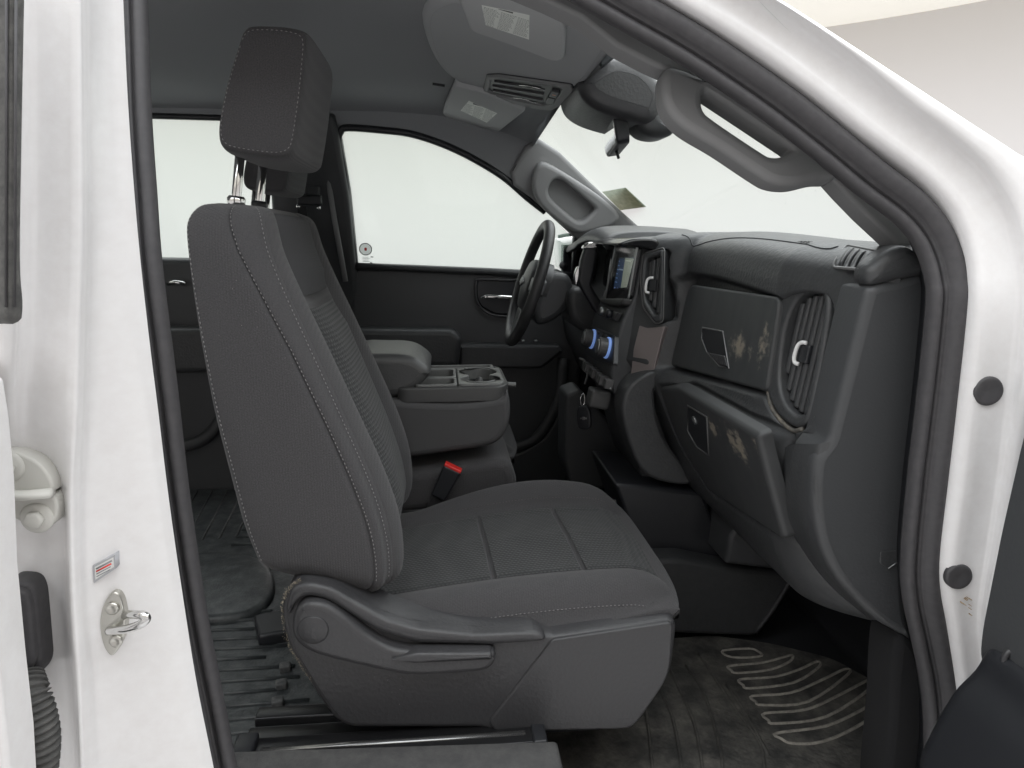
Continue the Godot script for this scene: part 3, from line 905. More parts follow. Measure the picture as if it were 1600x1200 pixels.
	obox(st, Transform3D(Basis(Vector3.FORWARD, 0.1), Vector3(-0.389,1.0647,-0.66)), Vector3(0.045, 0.03, 0.02), 0.006)
	put(st, "guide_cover", M.plastic, b)
	for q in [Vector3(-0.427,1.0151,-0.622),Vector3(-0.3663,1.0116,-0.622)]:
		st = S()
		lathe(st, [Vector2(0.0055, 0), Vector2(0.006, 0.004), Vector2(0.003, 0.007)], q, Vector3(0.1, 0.1, 1).normalized(), 10)
		put(st, "bolt", M.chrome, b)
	st = S()
	slab(st, [Vector2(-0.4369,1.0184),Vector2(-0.41,1.0185),Vector2(-0.379,0.7274),Vector2(-0.4146,0.7277)], -0.657, -0.654, 0.001)
	put(st, "webbing", M.webbing, b)
	# stickers on the side window
	var s := thing("window_sticker", "small round white sticker in the corner of the driver window", "sticker")
	var c := LSF * Vector3(([Vector2(-0.2486,0.0356)])[0].x, ([Vector2(-0.2486,0.0356)])[0].y, -0.006)
	var fr := Transform3D(LSF.basis, c)
	st = S()
	slab(st, disc(Vector2.ZERO, 0.0205, 32), 0, 0.0006, 0.0002, fr)
	put(st, "paper", M.window_paper, s)
	st = S()
	tube(st, disc(Vector2.ZERO, 0.020, 32).map(func(p): return fr * Vector3(p.x, p.y, 0.001)), 0.0014, 5, true)
	put(st, "printed_ring", M.plastic_black, s)
	st = S()
	slab(st, rp(rect(-0.004, -0.005, 0.004, 0.005), 0.002), 0.0006, 0.001, 0.0001, fr)
	put(st, "printed_mark", M.red, s)
	s = thing("window_label", "faint printed maker label under the round window sticker", "label")
	fr.origin = LSF * Vector3(([Vector2(-0.2447,-0.0015)])[0].x, ([Vector2(-0.2447,-0.0015)])[0].y, -0.006)
	for k in 4:
		st = S()
		slab(st, rect(-0.016, 0.009 - 0.005 * k, 0.004 + 0.004 * (k % 2), 0.0105 - 0.005 * k), 0, 0.0005, 0.0001, fr)
		put(st, "printed_line", M.print_grey, s)
	st = S()
	slab(st, rect(0.011, 0.009, 0.020, 0.012), 0, 0.0005, 0.0001, fr)
	put(st, "printed_mark", M.plastic_black, s)
	# outside mirror seen past the wheel
	var mi := thing("driver_side_mirror", "pale driver side mirror outside the window beyond the steering wheel", "mirror")
	st = S()
	slab(st, rp([Vector2(0.4235,0.9223),Vector2(0.5144,0.9316),Vector2(0.5316,0.8003),Vector2(0.4394,0.8101)], 0.015), -1.10, -0.98, 0.02, ID, 0.0, true)
	put(st, "mirror_housing", M.paint, mi)
	st = S()
	tube(st, [Vector3(0.42, 0.83, -0.80), Vector3(0.494,0.7972,-1.02)], 0.015, 8)
	put(st, "mirror_arm", M.plastic_black, mi)

# ---------------------------------------------------------------- overhead: visors, console, mirror, grab handles
func label_image(w: int, h: int, seed_: int) -> ImageTexture:      # a printed notice: heading and columns of small type
	var rng := RandomNumberGenerator.new()
	rng.seed = seed_
	var im := Image.create(w, h, false, Image.FORMAT_RGB8)
	im.fill(Color(0.95, 0.96, 0.94))
	im.fill_rect(Rect2i(int(w * 0.30), int(h * 0.06), int(w * 0.26), int(h * 0.07)), Color(0.35, 0.36, 0.35))
	var y := int(h * 0.2)
	while y < h * 0.9:
		for col in 3:
			var x := int(w * (0.05 + 0.31 * col))
			var stop := int(w * (0.05 + 0.31 * col + 0.2 + 0.08 * rng.randf()))
			while x < stop:
				var l := rng.randi_range(3, 9)
				im.fill_rect(Rect2i(x, y, l, 2), Color(0.5, 0.52, 0.5))
				x += l + 3
		y += 6
	return ImageTexture.create_from_image(im)

func visor_label(outline: Array, seed_: int, parent: Node):
	var st := S()
	slab(st, outline, 0.0240, 0.0246, 0.0002, FR.visor.translated_local(Vector3(0, 0, -0.014)))
	var m := mat("visor_print_%d" % seed_, Color.WHITE, 0.6)
	m.albedo_texture = label_image(256, 128, seed_)
	return put(st, "warning_label", m, parent)

func roof_items():
	var st: SurfaceTool
	var V: Transform3D = FR.visor.translated_local(Vector3(0, 0, -0.014))
	# overhead console
	var oc := thing("overhead_console", "grey overhead console with ribbed lamp panel between the sun visors", "console")
	st = S()
	slab(st, cr([Vector2(-0.1505,0.2522),Vector2(-0.1289,-0.0362),Vector2(-0.0736,-0.1895),Vector2(0.0428,-0.2778),Vector2(0.1402,-0.24),Vector2(0.184,-0.1206),Vector2(0.1939,0.0674),Vector2(0.1914,0.2749),Vector2(0.1791,0.4222),Vector2(0.1347,0.4727),Vector2(0.055,0.4493),Vector2(-0.0574,0.4162),Vector2(-0.1095,0.3946)], 4), -0.06, 0.012, 0.02, V, 0.0, false, 6)
	put(st, "console_body", M.console_shell, oc)
	st = S()
	var po := rp([Vector2(-0.005,-0.1884),Vector2(-0.0067,-0.0169),Vector2(0.0179,0.0196),Vector2(0.165,0.1069),Vector2(0.1773,0.0718),Vector2(0.1809,-0.0679),Vector2(0.1668,-0.1724),Vector2(0.1429,-0.1997),Vector2(0.0193,-0.2346)], 0.008)
	var pi := rp([Vector2(0.0073,-0.1566),Vector2(0.0048,-0.0345),Vector2(0.0224,0.0004),Vector2(0.1357,0.0751),Vector2(0.1541,0.067),Vector2(0.1589,-0.0841),Vector2(0.1408,-0.1512),Vector2(0.0269,-0.1837)], 0.006)
	ring_slab(st, po, pi, 0.006, 0.019, 0.004, V)
	put(st, "panel_rim", M.trim_grey, oc)
	st = S()
	tube(st, po.map(func(p): return V * Vector3(p.x, p.y, 0.0125)), 0.0016, 6, true)
	put(st, "panel_gap", M.plastic_black, oc)
	st = S()
	slab(st, pi, 0.004, 0.0125, 0.001, V)
	put(st, "panel_recess", M.plastic, oc)
	for a in [[Vector2(0.0124,-0.0577),Vector2(0.1162,-0.0034)], [Vector2(0.0116,-0.1071),Vector2(0.1281,-0.044)], [Vector2(0.0164,-0.1518),Vector2(0.1339,-0.1042)]]:
		st = S()
		var p: Vector2 = a[0]
		var q: Vector2 = a[1]
		var w := Vector2(0, 0.008)
		slab(st, rp([p - w, q - w, q + w, p + w], 0.004), 0.010, 0.017, 0.003, V)
		put(st, "lamp_bar", M.plastic_side, oc)
	for a in [[Vector2(0.0668,-0.0077),Vector2(0.0852,0.0095),Vector2(0.1219,0.0177)], [Vector2(0.0685,-0.1494),Vector2(0.0871,-0.1312),Vector2(0.1253,-0.1325)]]:
		st = S()
		tube(st, a.map(func(p): return V * Vector3(p.x, p.y, 0.018)), [0.0012, 0.0012, 0.002], 6)
		put(st, "bright_strip", M.chrome, oc)
	for q in [[Vector2(0.1369,0.0242),Vector2(0.1539,0.0267),Vector2(0.1567,-0.0336),Vector2(0.139,-0.0362)], [Vector2(0.1387,-0.044),Vector2(0.1565,-0.0414),Vector2(0.1595,-0.1072),Vector2(0.141,-0.1099)]]:
		st = S()
		slab(st, rp(q, 0.003), 0.012, 0.019, 0.002, V)
		var btn := put(st, "button", M.plastic_black, oc)
		if q[0].y > ([Vector2(0.1424,-0.0388)])[0].y:
			st = S()
			var c: Vector2 = (q[0] + q[1] + q[2] + q[3]) * 0.25
			slab(st, rect(c.x - 0.004, c.y - 0.003, c.x + 0.004, c.y + 0.003), 0.019, 0.0194, 0.0001, V)
			put(st, "icon", M.lit_orange, btn)
	# sun visors
	var vi := thing("sun_visor", "near grey sun visor with a large white warning label, folded up", "sun visor", "sun visors")
	st = S()
	slab(st, rp([Vector2(-0.1015,0.6297),Vector2(-0.0765,0.4241),Vector2(-0.0557,0.306),Vector2(0.0187,0.2933),Vector2(0.1041,0.2663),Vector2(0.1174,0.2951),Vector2(0.0925,0.4518),Vector2(0.008,0.7117)], 0.018), 0.002, 0.024, 0.006, V)
	put(st, "visor_board", M.visor_cloth, vi)
	visor_label([Vector2(-0.0444,0.4619),Vector2(0.03,0.4805),Vector2(0.0445,0.36),Vector2(-0.0322,0.3693)], 7, vi)
	st = S()
	slab(st, rp([Vector2(0.0516,0.2767),Vector2(0.1063,0.2827),Vector2(0.1163,0.3466),Vector2(0.1246,0.3211),Vector2(0.1172,0.2476),Vector2(0.0577,0.2472)], 0.006), -0.004, 0.010, 0.003, V)
	put(st, "visor_clip", M.plastic, vi)
	vi = thing("sun_visor", "far grey sun visor with a small white label above the driver window", "sun visor", "sun visors")
	st = S()
	slab(st, rp([Vector2(-0.1038,-0.6052),Vector2(-0.0755,-0.1774),Vector2(0.0015,-0.1644),Vector2(0.1099,-0.2405),Vector2(0.0754,-0.6689),Vector2(0.0527,-0.6959),Vector2(0.0285,-0.6729),Vector2(0.0155,-0.7346),Vector2(-0.083,-0.7097)], 0.014), 0.002, 0.024, 0.006, V)
	put(st, "visor_board", M.visor_cloth, vi)
	visor_label([Vector2(-0.0339,-0.301),Vector2(0.0465,-0.3649),Vector2(0.0304,-0.5485),Vector2(-0.0509,-0.4729)], 9, vi)
	# small slot in the headliner
	st = S()
	tube(st, [Vector3(-0.0106,1.2693,-0.1), Vector3(0.0172,1.2657,-0.1)], 0.003, 6)
	put(st, "headliner_slot", M.plastic_black, cab)
	# grab handles on the windscreen pillars
	var g := thing("grab_handle", "near grey grab handle with a long opening, on the passenger windscreen pillar", "grab handle", "grab handles")
	st = S()
	ring_slab(st, cr([Vector2(0.3011,0.2954),Vector2(0.2966,0.267),Vector2(0.3028,0.2407),Vector2(0.3251,0.2164),Vector2(0.3715,0.1889),Vector2(0.4243,0.1541),Vector2(0.4465,0.1427),Vector2(0.4756,0.1403),Vector2(0.509,0.1476),Vector2(0.535,0.1514),Vector2(0.5122,0.1798),Vector2(0.4498,0.2236),Vector2(0.379,0.2704),Vector2(0.3261,0.2959)], 5), cr([Vector2(0.3516,0.2593),Vector2(0.3573,0.2665),Vector2(0.3767,0.2562),Vector2(0.4226,0.2259),Vector2(0.4687,0.1936),Vector2(0.4712,0.1874),Vector2(0.459,0.1801),Vector2(0.4444,0.1791),Vector2(0.4301,0.186),Vector2(0.3684,0.2268),Vector2(0.3528,0.2416)], 5), -0.012, 0.022, 0.011, FR.right_side)
	put(st, "handle_frame", M.trim_grey, g)
	g = thing("grab_handle", "far grey grab handle with a shadowed opening, on the driver windscreen pillar", "grab handle", "grab handles")
	st = S()
	ring_slab(st, cr([Vector2(0.2974,0.3044),Vector2(0.3131,0.3286),Vector2(0.3424,0.3269),Vector2(0.4246,0.2834),Vector2(0.5252,0.2202),Vector2(0.5793,0.1698),Vector2(0.5643,0.1398),Vector2(0.5108,0.1224),Vector2(0.4567,0.1114),Vector2(0.4075,0.1308),Vector2(0.3448,0.1752),Vector2(0.3045,0.223),Vector2(0.2924,0.2681)], 5), cr([Vector2(0.344,0.2439),Vector2(0.3532,0.2726),Vector2(0.3759,0.283),Vector2(0.4043,0.2669),Vector2(0.4854,0.2032),Vector2(0.4974,0.1864),Vector2(0.4712,0.1566),Vector2(0.4477,0.1501),Vector2(0.4208,0.165),Vector2(0.3602,0.2151)], 5), 0.04, 0.09, 0.012, FR.left_side)
	put(st, "handle_frame", M.trim_grey, g)
	# rear-view mirror and its camera cover
	var mr := thing("rear_view_mirror", "black rear view mirror hanging from a dark cover at the windscreen top", "mirror")
	st = S()
	slab(st, cr([Vector2(0.2852,1.2336),Vector2(0.3095,1.2582),Vector2(0.3547,1.2784),Vector2(0.4142,1.2678),Vector2(0.4541,1.2322),Vector2(0.4639,1.1931),Vector2(0.4387,1.1529),Vector2(0.3915,1.1597),Vector2(0.3379,1.1737),Vector2(0.3045,1.1903),Vector2(0.2883,1.2095)], 4), -0.10, 0.155, 0.03, ID, 0.0, true, 5)
	put(st, "mirror_cover", M.plastic_side, mr)
	st = S()
	slab(st, cr([Vector2(0.4158,1.1958),Vector2(0.4565,1.1965),Vector2(0.4854,1.1592),Vector2(0.4933,1.1377),Vector2(0.4676,1.1284),Vector2(0.4373,1.1319),Vector2(0.4177,1.1455),Vector2(0.4058,1.1731)], 4), 0.02, 0.14, 0.03, ID, 0.0, true, 5)
	put(st, "mirror_foot", M.plastic, mr)
	st = S()
	tube(st, cr([Vector3(0.4063,1.1642,0),Vector3(0.4223,1.1732,0.005),Vector3(0.4384,1.1768,0.01),Vector3(0.4558,1.1836,0.02)], 3, false), [0.010, 0.009, 0.008, 0.008, 0.009, 0.010, 0.012, 0.014, 0.015, 0.016], 10)
	put(st, "mirror_arm", M.plastic_black, mr)
	var mf := Transform3D(Basis(Vector3(-0.13, 0.02, 0.99).normalized(), Vector3(-0.16, 0.985, -0.04).normalized(), Vector3(-0.98, -0.16, -0.13).normalized()).orthonormalized(), Vector3(0.3892,1.1475,0))
	st = S()
	slab(st, rp(rect(-0.115, -0.034, 0.115, 0.034), 0.022), -0.022, 0.006, 0.006, mf)
	put(st, "mirror_shell", M.plastic_black, mr)
	st = S()
	slab(st, rp(rect(-0.108, -0.028, 0.108, 0.028), 0.018), 0.006, 0.0075, 0.001, mf)
	put(st, "mirror_glass", M.mirror, mr)
	st = S()
	tube(st, [mf * Vector3(0, -0.03, -0.005), mf * Vector3(0.004, -0.052, -0.008)], 0.0035, 6)
	put(st, "dip_lever", M.plastic_black, mr)
	# windscreen sticker
	var sk := thing("windscreen_sticker", "olive brown square sticker low on the windscreen", "sticker")
	st = S()
	slab(st, [Vector2(-0.8958,0.1704),Vector2(-0.598,0.1611),Vector2(-0.6045,0.0709),Vector2(-0.9291,0.0733)], 0.010, 0.0108, 0.0002, FR.sticker_face)
	put(st, "sticker_sheet", M.sticker, sk)
	# drops and specks on the windscreen, tiny
	var rng := RandomNumberGenerator.new()
	rng.seed = 77
	st = S()
	var spots := [Vector2(-0.5729,0.4653),Vector2(-0.1982,0.4194),Vector2(-0.0348,0.2724),Vector2(0.0493,0.2262),Vector2(0.1097,0.1759),Vector2(0.244,0.2055),Vector2(0.4318,0.2555),Vector2(0.4684,0.2009),Vector2(0.4235,0.0769),Vector2(0.3663,0.0194),Vector2(0.1705,0.0164),Vector2(0.4725,0.3071),Vector2(0.3791,0.4276),Vector2(0.3476,0.4464)]
	for i in 90:
		var c: Vector2 = spots[i % spots.size()] + Vector2(rng.randfn() * 0.05, rng.randfn() * 0.035)
		slab(st, disc(c, rng.randf_range(0.0006, 0.0018), 5, rng.randf_range(0.0005, 0.001)), 0.0005, 0.001, 0.0001, FR.windshield.translated_local(Vector3(0, 0, bulge(c.x))), 0.0, false, 1)
	var dirt := put(st, "dirt_specks", M.print_grey, cab)
	dirt.set_meta("kind", "stuff")

# ---------------------------------------------------------------- dashboard
const STACK_WALL := [[0.05, -0.085], [0.06, -0.078], [0.11, -0.041], [0.13, -0.022], [0.142, -0.004], [0.152, 0.0]]

func dash_shift(z: float, y: float) -> float:             # how far the dash face stands forward of its profile
	var w := smoothstep(0.60, 0.65, y)
	if z < 0.152:                                         # it slants out to the centre stack
		for i in STACK_WALL.size() - 1:
			if z <= STACK_WALL[i + 1][0]:
				return lerpf(STACK_WALL[i][1], STACK_WALL[i + 1][1], (z - STACK_WALL[i][0]) / (STACK_WALL[i + 1][0] - STACK_WALL[i][0])) * w
	var t := maxf(0.0, z - 0.57)
	var far := 0.15 * t + 0.38 * t * (y - 0.66)
	if z > 0.735:
		far += 0.026 - sqrt(maxf(0.0, 0.026 * 0.026 - pow(z - 0.735, 2.0)))
	return lerpf(0.20 * pow(clampf((z - 0.60) / 0.15, 0, 1), 2.0), far, w)

func dash_drop(z: float, y: float) -> float:              # and how far its top falls towards the doorway
	return 0.020 * smoothstep(0.25, 0.72, z) * smoothstep(0.66, 0.86, y)

func passenger_profile() -> Array:
	return cr([Vector2(0.70, 0.926), Vector2(0.63, 0.934), Vector2(0.585, 0.930), Vector2(0.555, 0.919), Vector2(0.536, 0.900), Vector2(0.528, 0.875), Vector2(0.5255, 0.845), Vector2(0.5195, 0.79), Vector2(0.511, 0.73), Vector2(0.503, 0.668), Vector2(0.496, 0.642), Vector2(0.478, 0.624), Vector2(0.470, 0.606), Vector2(0.474, 0.585), Vector2(0.495, 0.53), Vector2(0.53, 0.44), Vector2(0.56, 0.37), Vector2(0.60, 0.33), Vector2(0.70, 0.31)], 12, false)

func edge_distance(p: Vector2, o: Array, mn: Vector2, mx: Vector2, reach: float) -> float:   # below zero inside the outline
	if p.x < mn.x - reach or p.y < mn.y - reach or p.x > mx.x + reach or p.y > mx.y + reach:
		return 1.0
	var d := 1e9
	for i in o.size():
		d = minf(d, p.distance_squared_to(Geometry2D.get_closest_point_to_segment(p, o[i], o[(i + 1) % o.size()])))
	return -sqrt(d) if Geometry2D.is_point_in_polygon(p, PackedVector2Array(o)) else sqrt(d)

func dash_top(x: float, z: float) -> float:               # height of the dash's upper skin over a point
	var p := passenger_profile()
	for i in p.size() - 1:
		var a: Vector2 = p[i] + Vector2(dash_shift(z, p[i].y), 0)
		var b: Vector2 = p[i + 1] + Vector2(dash_shift(z, p[i + 1].y), 0)
		if a.x >= x and b.x <= x:
			var y := lerpf(p[i].y, p[i + 1].y, (a.x - x) / maxf(a.x - b.x, 1e-6))
			return y - dash_drop(z, y)
	return p[4].y

func mud_image(w: int, h: int, blobs: Array, base_a: Color, base_b: Color, seed_: int) -> ImageTexture:   # blobs: [u, v, radius u, radius v, strength]
	var n := noise_image(256, 0.04, 7, seed_, FastNoiseLite.TYPE_SIMPLEX_SMOOTH, 0.65)
	var n2 := noise_image(256, 0.012, 3, seed_ + 1)
	var im := Image.create(w, h, false, Image.FORMAT_RGB8)
	var mud := L(0.33, 0.285, 0.22)
	for y in h:
		for x in w:
			var g := n.get_pixel(x % 256, y % 256).r
			var s := n2.get_pixel((x * 2) % 256, (y / 2) % 256).r
			var c := base_a.lerp(base_b, s)
			var k := 0.0
			for b in blobs:
				var du: float = (float(x) / w - b[0]) / b[2]
				var dv: float = (float(y) / h - b[1]) / b[3]
				k = maxf(k, b[4] * exp(-(du * du + dv * dv)))
			c = c.lerp(mud, clampf((k - 0.50 + (g - 0.5) * 1.1 + (s - 0.5) * 0.8) * 1.25, 0, 0.75) if k > 0.05 else 0.0)
			im.set_pixel(x, y, c)
	return ImageTexture.create_from_image(im)

func blobs(o: Array, spots: Array) -> Array:             # places on a plate turned into the plate's own texture coordinates
	var mn := Vector2(1e9, 1e9)
	var mx := -mn
	for p in o:
		mn = mn.min(p)
		mx = mx.max(p)
	var sz := mx - mn
	return spots.map(func(b): return [(b[0].x - mn.x) / sz.x, 1.0 - (b[0].y - mn.y) / sz.y, b[1] / sz.x, b[2] / sz.y, b[3]])

func vent(outer: Array, inner: Array, fr: Transform3D, z: float, fins: int, tab: Vector2, parent: Node, rim: Material):
	var st := S()
	ring_slab(st, outer, inner, z - 0.05, z + 0.010, 0.006, fr)
	var frame_part := put(st, "vent_frame", rim, parent)
	st = S()
	slab(st, inner, z - 0.06, z - 0.045, 0.001, fr)
	put(st, "vent_back", M.plastic_black, parent)
	var mn := Vector2(9, 9)
	var mx := -mn
	for p in inner:
		mn = mn.min(p)
		mx = mx.max(p)
	for k in fins:
		var u: float = lerpf(mn.x + 0.006, mx.x - 0.004, (k + 0.5) / fins)
		var top := -9.0
		var bot := 9.0
		for i in inner.size():
			var h = Geometry2D.segment_intersects_segment(Vector2(u, -5), Vector2(u, 5), inner[i], inner[(i + 1) % inner.size()])
			if h != null:
				top = maxf(top, h.y)
				bot = minf(bot, h.y)
		if top - bot < 0.03:
			continue
		st = S()
		var w := (mx.x - mn.x) / fins * 0.36
		slab(st, rp(rect(u - w, bot + 0.002, u + w, top - 0.002), 0.003), z - 0.03, z - 0.001, 0.004, fr)
		put(st, "fin", M.plastic, frame_part)
	st = S()
	slab(st, rp(rect(tab.x - 0.009, tab.y - 0.014, tab.x + 0.012, tab.y + 0.014), 0.003), z - 0.02, z + 0.004, 0.003, fr)
	put(st, "vent_slider", M.plastic_black, parent)
	st = S()
	tube(st, cr([Vector3(tab.x + 0.004, tab.y + 0.0165, z + 0.004), Vector3(tab.x - 0.005, tab.y + 0.0155, z + 0.006), Vector3(tab.x - 0.010, tab.y + 0.009, z + 0.008), Vector3(tab.x - 0.0115, tab.y - 0.008, z + 0.008), Vector3(tab.x - 0.010, tab.y - 0.0155, z + 0.006), Vector3(tab.x - 0.003, tab.y - 0.0170, z + 0.004)], 3, false).map(func(p): return fr * p), 0.0032, 8)
	put(st, "slider_trim", M.white_trim, parent)

func dashboard():
	var st: SurfaceTool
	var d := thing("dashboard", "black moulded dashboard with glove boxes, vents and touch screen", "dashboard")
	# passenger side body: one moulded skin with openings sunk into it for the glove box and the vents
	var sink := []                                        # [outline over (z, y), depth, width of the rounded edge]
	var uf := func(p): return Vector2(p.x, 0.66 + p.y * FR.dash_face.basis.y.y)
	var vf := func(p): return Vector2(0.57 + p.x * FR.vent_face.basis.x.z, 0.66 + p.y * FR.vent_face.basis.y.y)
	var sv := func(p): return Vector2(FR.stack_vent.origin.z + p.x * FR.stack_vent.basis.x.z, FR.stack_vent.origin.y + p.y * FR.stack_vent.basis.y.y)
	var lf := func(p): return Vector2(p.x, FR.lower_face.origin.y + p.y * FR.lower_face.basis.y.y)
	var vo := cr([Vector2(0.0947,0.1982),Vector2(0.1134,0.1883),Vector2(0.1254,0.158),Vector2(0.1329,0.0942),Vector2(0.1364,0.0139),Vector2(0.1246,-0.0092),Vector2(0.1016,-0.0162),Vector2(0.0581,-0.006),Vector2(0.0222,0.0221),Vector2(-0.0003,0.0724),Vector2(-0.0089,0.132),Vector2(0.009,0.1748),Vector2(0.0463,0.1943)], 5)
	sink.append([rp([Vector2(0.1241,0.1751),Vector2(0.1746,0.1873),Vector2(0.5864,0.1838),Vector2(0.6082,0.0206),Vector2(0.127,-0.0236)], [0.02, 0.02, 0.02, 0.01, 0.012], 6).map(uf), 0.026, 0.007])
	sink.append([vo.map(vf), 0.055, 0.008])
	sink.append([rp([Vector2(0.0124,0.0924),Vector2(0.0661,0.1072),Vector2(0.0822,-0.0457),Vector2(0.0644,-0.0543),Vector2(0.0264,-0.0186)], 0.01).map(sv), 0.05, 0.004])
	var lower := rp([Vector2(0.1516,0.0451),Vector2(0.314,0.0835),Vector2(0.684,0.0861),Vector2(0.677,0.0588),Vector2(0.6719,-0.1078),Vector2(0.3076,-0.1621),Vector2(0.1687,-0.0878)], [0.02, 0.02, 0.02, 0.03, 0.02, 0.02, 0.05])
	sink.append([lower.map(lf), 0.010, 0.006])
	for k in sink:
		var mn := Vector2(9, 9)
		var mx := -mn
		for p in k[0]:
			mn = mn.min(p)
			mx = mx.max(p)
		k.append(mn)
		k.append(mx)
	var zs := []
	for k in 170:
		zs.append(0.05 + 0.69 * k / 169.0)
	zs += [0.744, 0.748, 0.752, 0.755, 0.758, 0.760, 0.761]
	st = S()
	var secs := []
	var prof := passenger_profile()
	for z in zs:
		var row := []
		for p in prof:
			var x: float = p.x + dash_shift(z, p.y)
			for k in sink:
				var e := edge_distance(Vector2(z, p.y), k[0], k[3], k[4], k[2])
				if e < k[2]:
					x += k[1] * smoothstep(k[2], -k[2], e)
			row.append(Vector3(x, p.y - dash_drop(z, p.y), z))
		secs.append(row)
	loft(st, secs)
	put(st, "dash_body", M.plastic, d)
	# soft top pad with the airbag seam, and its lettering
	# the pad itself follows the body; the seam is a raised lip
	st = S()
	var seam := cr([Vector3(0.5287,0.9338,0.1),Vector3(0.534,0.9214,0.12),Vector3(0.5385,0.9026,0.15),Vector3(0.5422,0.8924,0.18),Vector3(0.5494,0.8866,0.22),Vector3(0.5617,0.8852,0.32),Vector3(0.5692,0.8849,0.44),Vector3(0.5709,0.885,0.55),Vector3(0.5712,0.8903,0.6),Vector3(0.5766,0.9022,0.625),Vector3(0.587,0.9107,0.63)], 4, false)
	tube(st, seam.map(func(p): return Vector3(p.x, dash_top(p.x, p.z) + 0.0002, p.z)), 0.0015, 6)
	put(st, "pad_seam", M.plastic_black, d)
	letters("AIRBAG", 0.014, Vector3(0.575, dash_top(0.575, 0.545) + 0.001, 0.545), Basis(Vector3(0, 0, 1), Vector3(0.96, 0.28, 0), Vector3(-0.28, 0.96, 0)), "airbag_lettering", M.plastic_black, d)
	# side window demister: a rimmed row of dark slots in the top skin
	var on_top := func(p): return Vector3(p.x, maxf(dash_top(p.x, minf(p.z, 0.735)), 0.88), minf(p.z, 0.742))
	var dt := func(p): return FR.demister * Vector3(p.x, p.y, 0)
	st = S()
	tube(st, rp([Vector2(-0.0157,0.0129),Vector2(0.023,0.0426),Vector2(0.0257,-0.0516),Vector2(-0.0019,-0.0877),Vector2(-0.0213,-0.0843)], 0.006).map(dt).map(on_top), 0.0022, 6, true)
	var dm := put(st, "demister_rim", M.grille_plastic, d)
	for k in 6:
		st = S()
		var a: Vector2 = ([Vector2(-0.0125,0.0048)])[0].lerp(([Vector2(-0.0187,-0.086)])[0], k / 6.0)
		var b: Vector2 = ([Vector2(0.0181,0.0277)])[0].lerp(([Vector2(0.0186,-0.0622)])[0], k / 6.0)
		var wa: Vector2 = (([Vector2(-0.0187,-0.086)])[0] - ([Vector2(-0.0125,0.0048)])[0]) * 0.12
		var wb: Vector2 = (([Vector2(0.0186,-0.0622)])[0] - ([Vector2(0.0181,0.0277)])[0]) * 0.12
		var ra := []
		var rb := []
		for i in 7:
			var l: Vector3 = on_top.call(dt.call(a.lerp(b, i / 6.0)))
			var r: Vector3 = on_top.call(dt.call((a + wa).lerp(b + wb, i / 6.0)))
			ra.append([l - Vector3(0, 0.003, 0), l + Vector3(0, 0.0012, 0), r + Vector3(0, 0.0012, 0), r - Vector3(0, 0.003, 0)])
		loft(st, ra, true, true)
		put(st, "demister_slot", M.plastic_black, dm)
	# end cap facing the doorway: an upper corner and the long side panel
	st = S()
	slab(st, cr([Vector2(0.56,0.8602),Vector2(0.5528,0.8784),Vector2(0.5651,0.8948),Vector2(0.5831,0.907),Vector2(0.6056,0.911),Vector2(0.6286,0.8962),Vector2(0.6421,0.8747),Vector2(0.6019,0.8666)], 4), 0.735, 0.768, 0.026, ID, 0.0, false, 7)
	put(st, "end_corner", M.plastic, d)
	st = S()
	slab(st, cr([Vector2(0.5618,0.8601),Vector2(0.5973,0.8682),Vector2(0.6348,0.8755),Vector2(0.6483,0.8394),Vector2(0.6526,0.762),Vector2(0.657,0.6363),Vector2(0.657,0.5424),Vector2(0.6567,0.4647),Vector2(0.667,0.3942),Vector2(0.6816,0.3389),Vector2(0.6571,0.3518),Vector2(0.6219,0.3743),Vector2(0.5786,0.415),Vector2(0.5436,0.4584),Vector2(0.5199,0.5098),Vector2(0.5073,0.5671),Vector2(0.506,0.6225),Vector2(0.5219,0.6493),Vector2(0.5268,0.6744),Vector2(0.536,0.7291),Vector2(0.5452,0.7895),Vector2(0.5533,0.8402)], 4), 0.70, 0.764, 0.014)
	note(put(st, "end_panel", M.plastic_dark, d), "black side panel at the doorway end of the dashboard")
	# moulded emblem-like mark on the end panel
	st = S()
	slab(st, rp([Vector2(0.6138,0.4844),Vector2(0.6426,0.485),Vector2(0.6454,0.4692),Vector2(0.6284,0.4572),Vector2(0.6148,0.4667)], 0.003), 0.764, 0.7652, 0.0008)
	put(st, "panel_mark", M.plastic, d)
	st = S()
	tube(st, [Vector3(0.6269,0.4592,0.767),Vector3(0.643,0.4703,0.767)], 0.0009, 5)
	put(st, "mark_edge", M.satin_trim, d)
	# lower corner roll from the glove box to the side panel
	st = S()
	var col := []
	for q in [[Vector3(0.5227,0.5917,0.62),Vector3(0.5056,0.6271,0.7),Vector3(0.5103,0.6422,0.752),Vector3(0.5236,0.6484,0.762)], [Vector3(0.5235,0.5547,0.62),Vector3(0.5044,0.5808,0.71),Vector3(0.5066,0.5934,0.755),Vector3(0.5165,0.5943,0.764)], [Vector3(0.5339,0.4896,0.62),Vector3(0.5159,0.5141,0.71),Vector3(0.5176,0.5325,0.755),Vector3(0.524,0.5331,0.764)], [Vector3(0.5732,0.4239,0.6),Vector3(0.5448,0.456,0.71),Vector3(0.5437,0.4771,0.755),Vector3(0.5481,0.4772,0.764)], [Vector3(0.6292,0.3538,0.58),Vector3(0.5926,0.3944,0.7),Vector3(0.5816,0.4256,0.755),Vector3(0.5861,0.4241,0.764)], [Vector3(0.7123,0.2783,0.56),Vector3(0.6544,0.3394,0.7),Vector3(0.6383,0.3738,0.755),Vector3(0.643,0.3685,0.764)]]:
		col.append(cr(q, 5, false))
	var cold := []
	for i in col[0].size():
		cold.append(cr(col.map(func(l): return l[i]), 4, false))
	loft(st, cold)
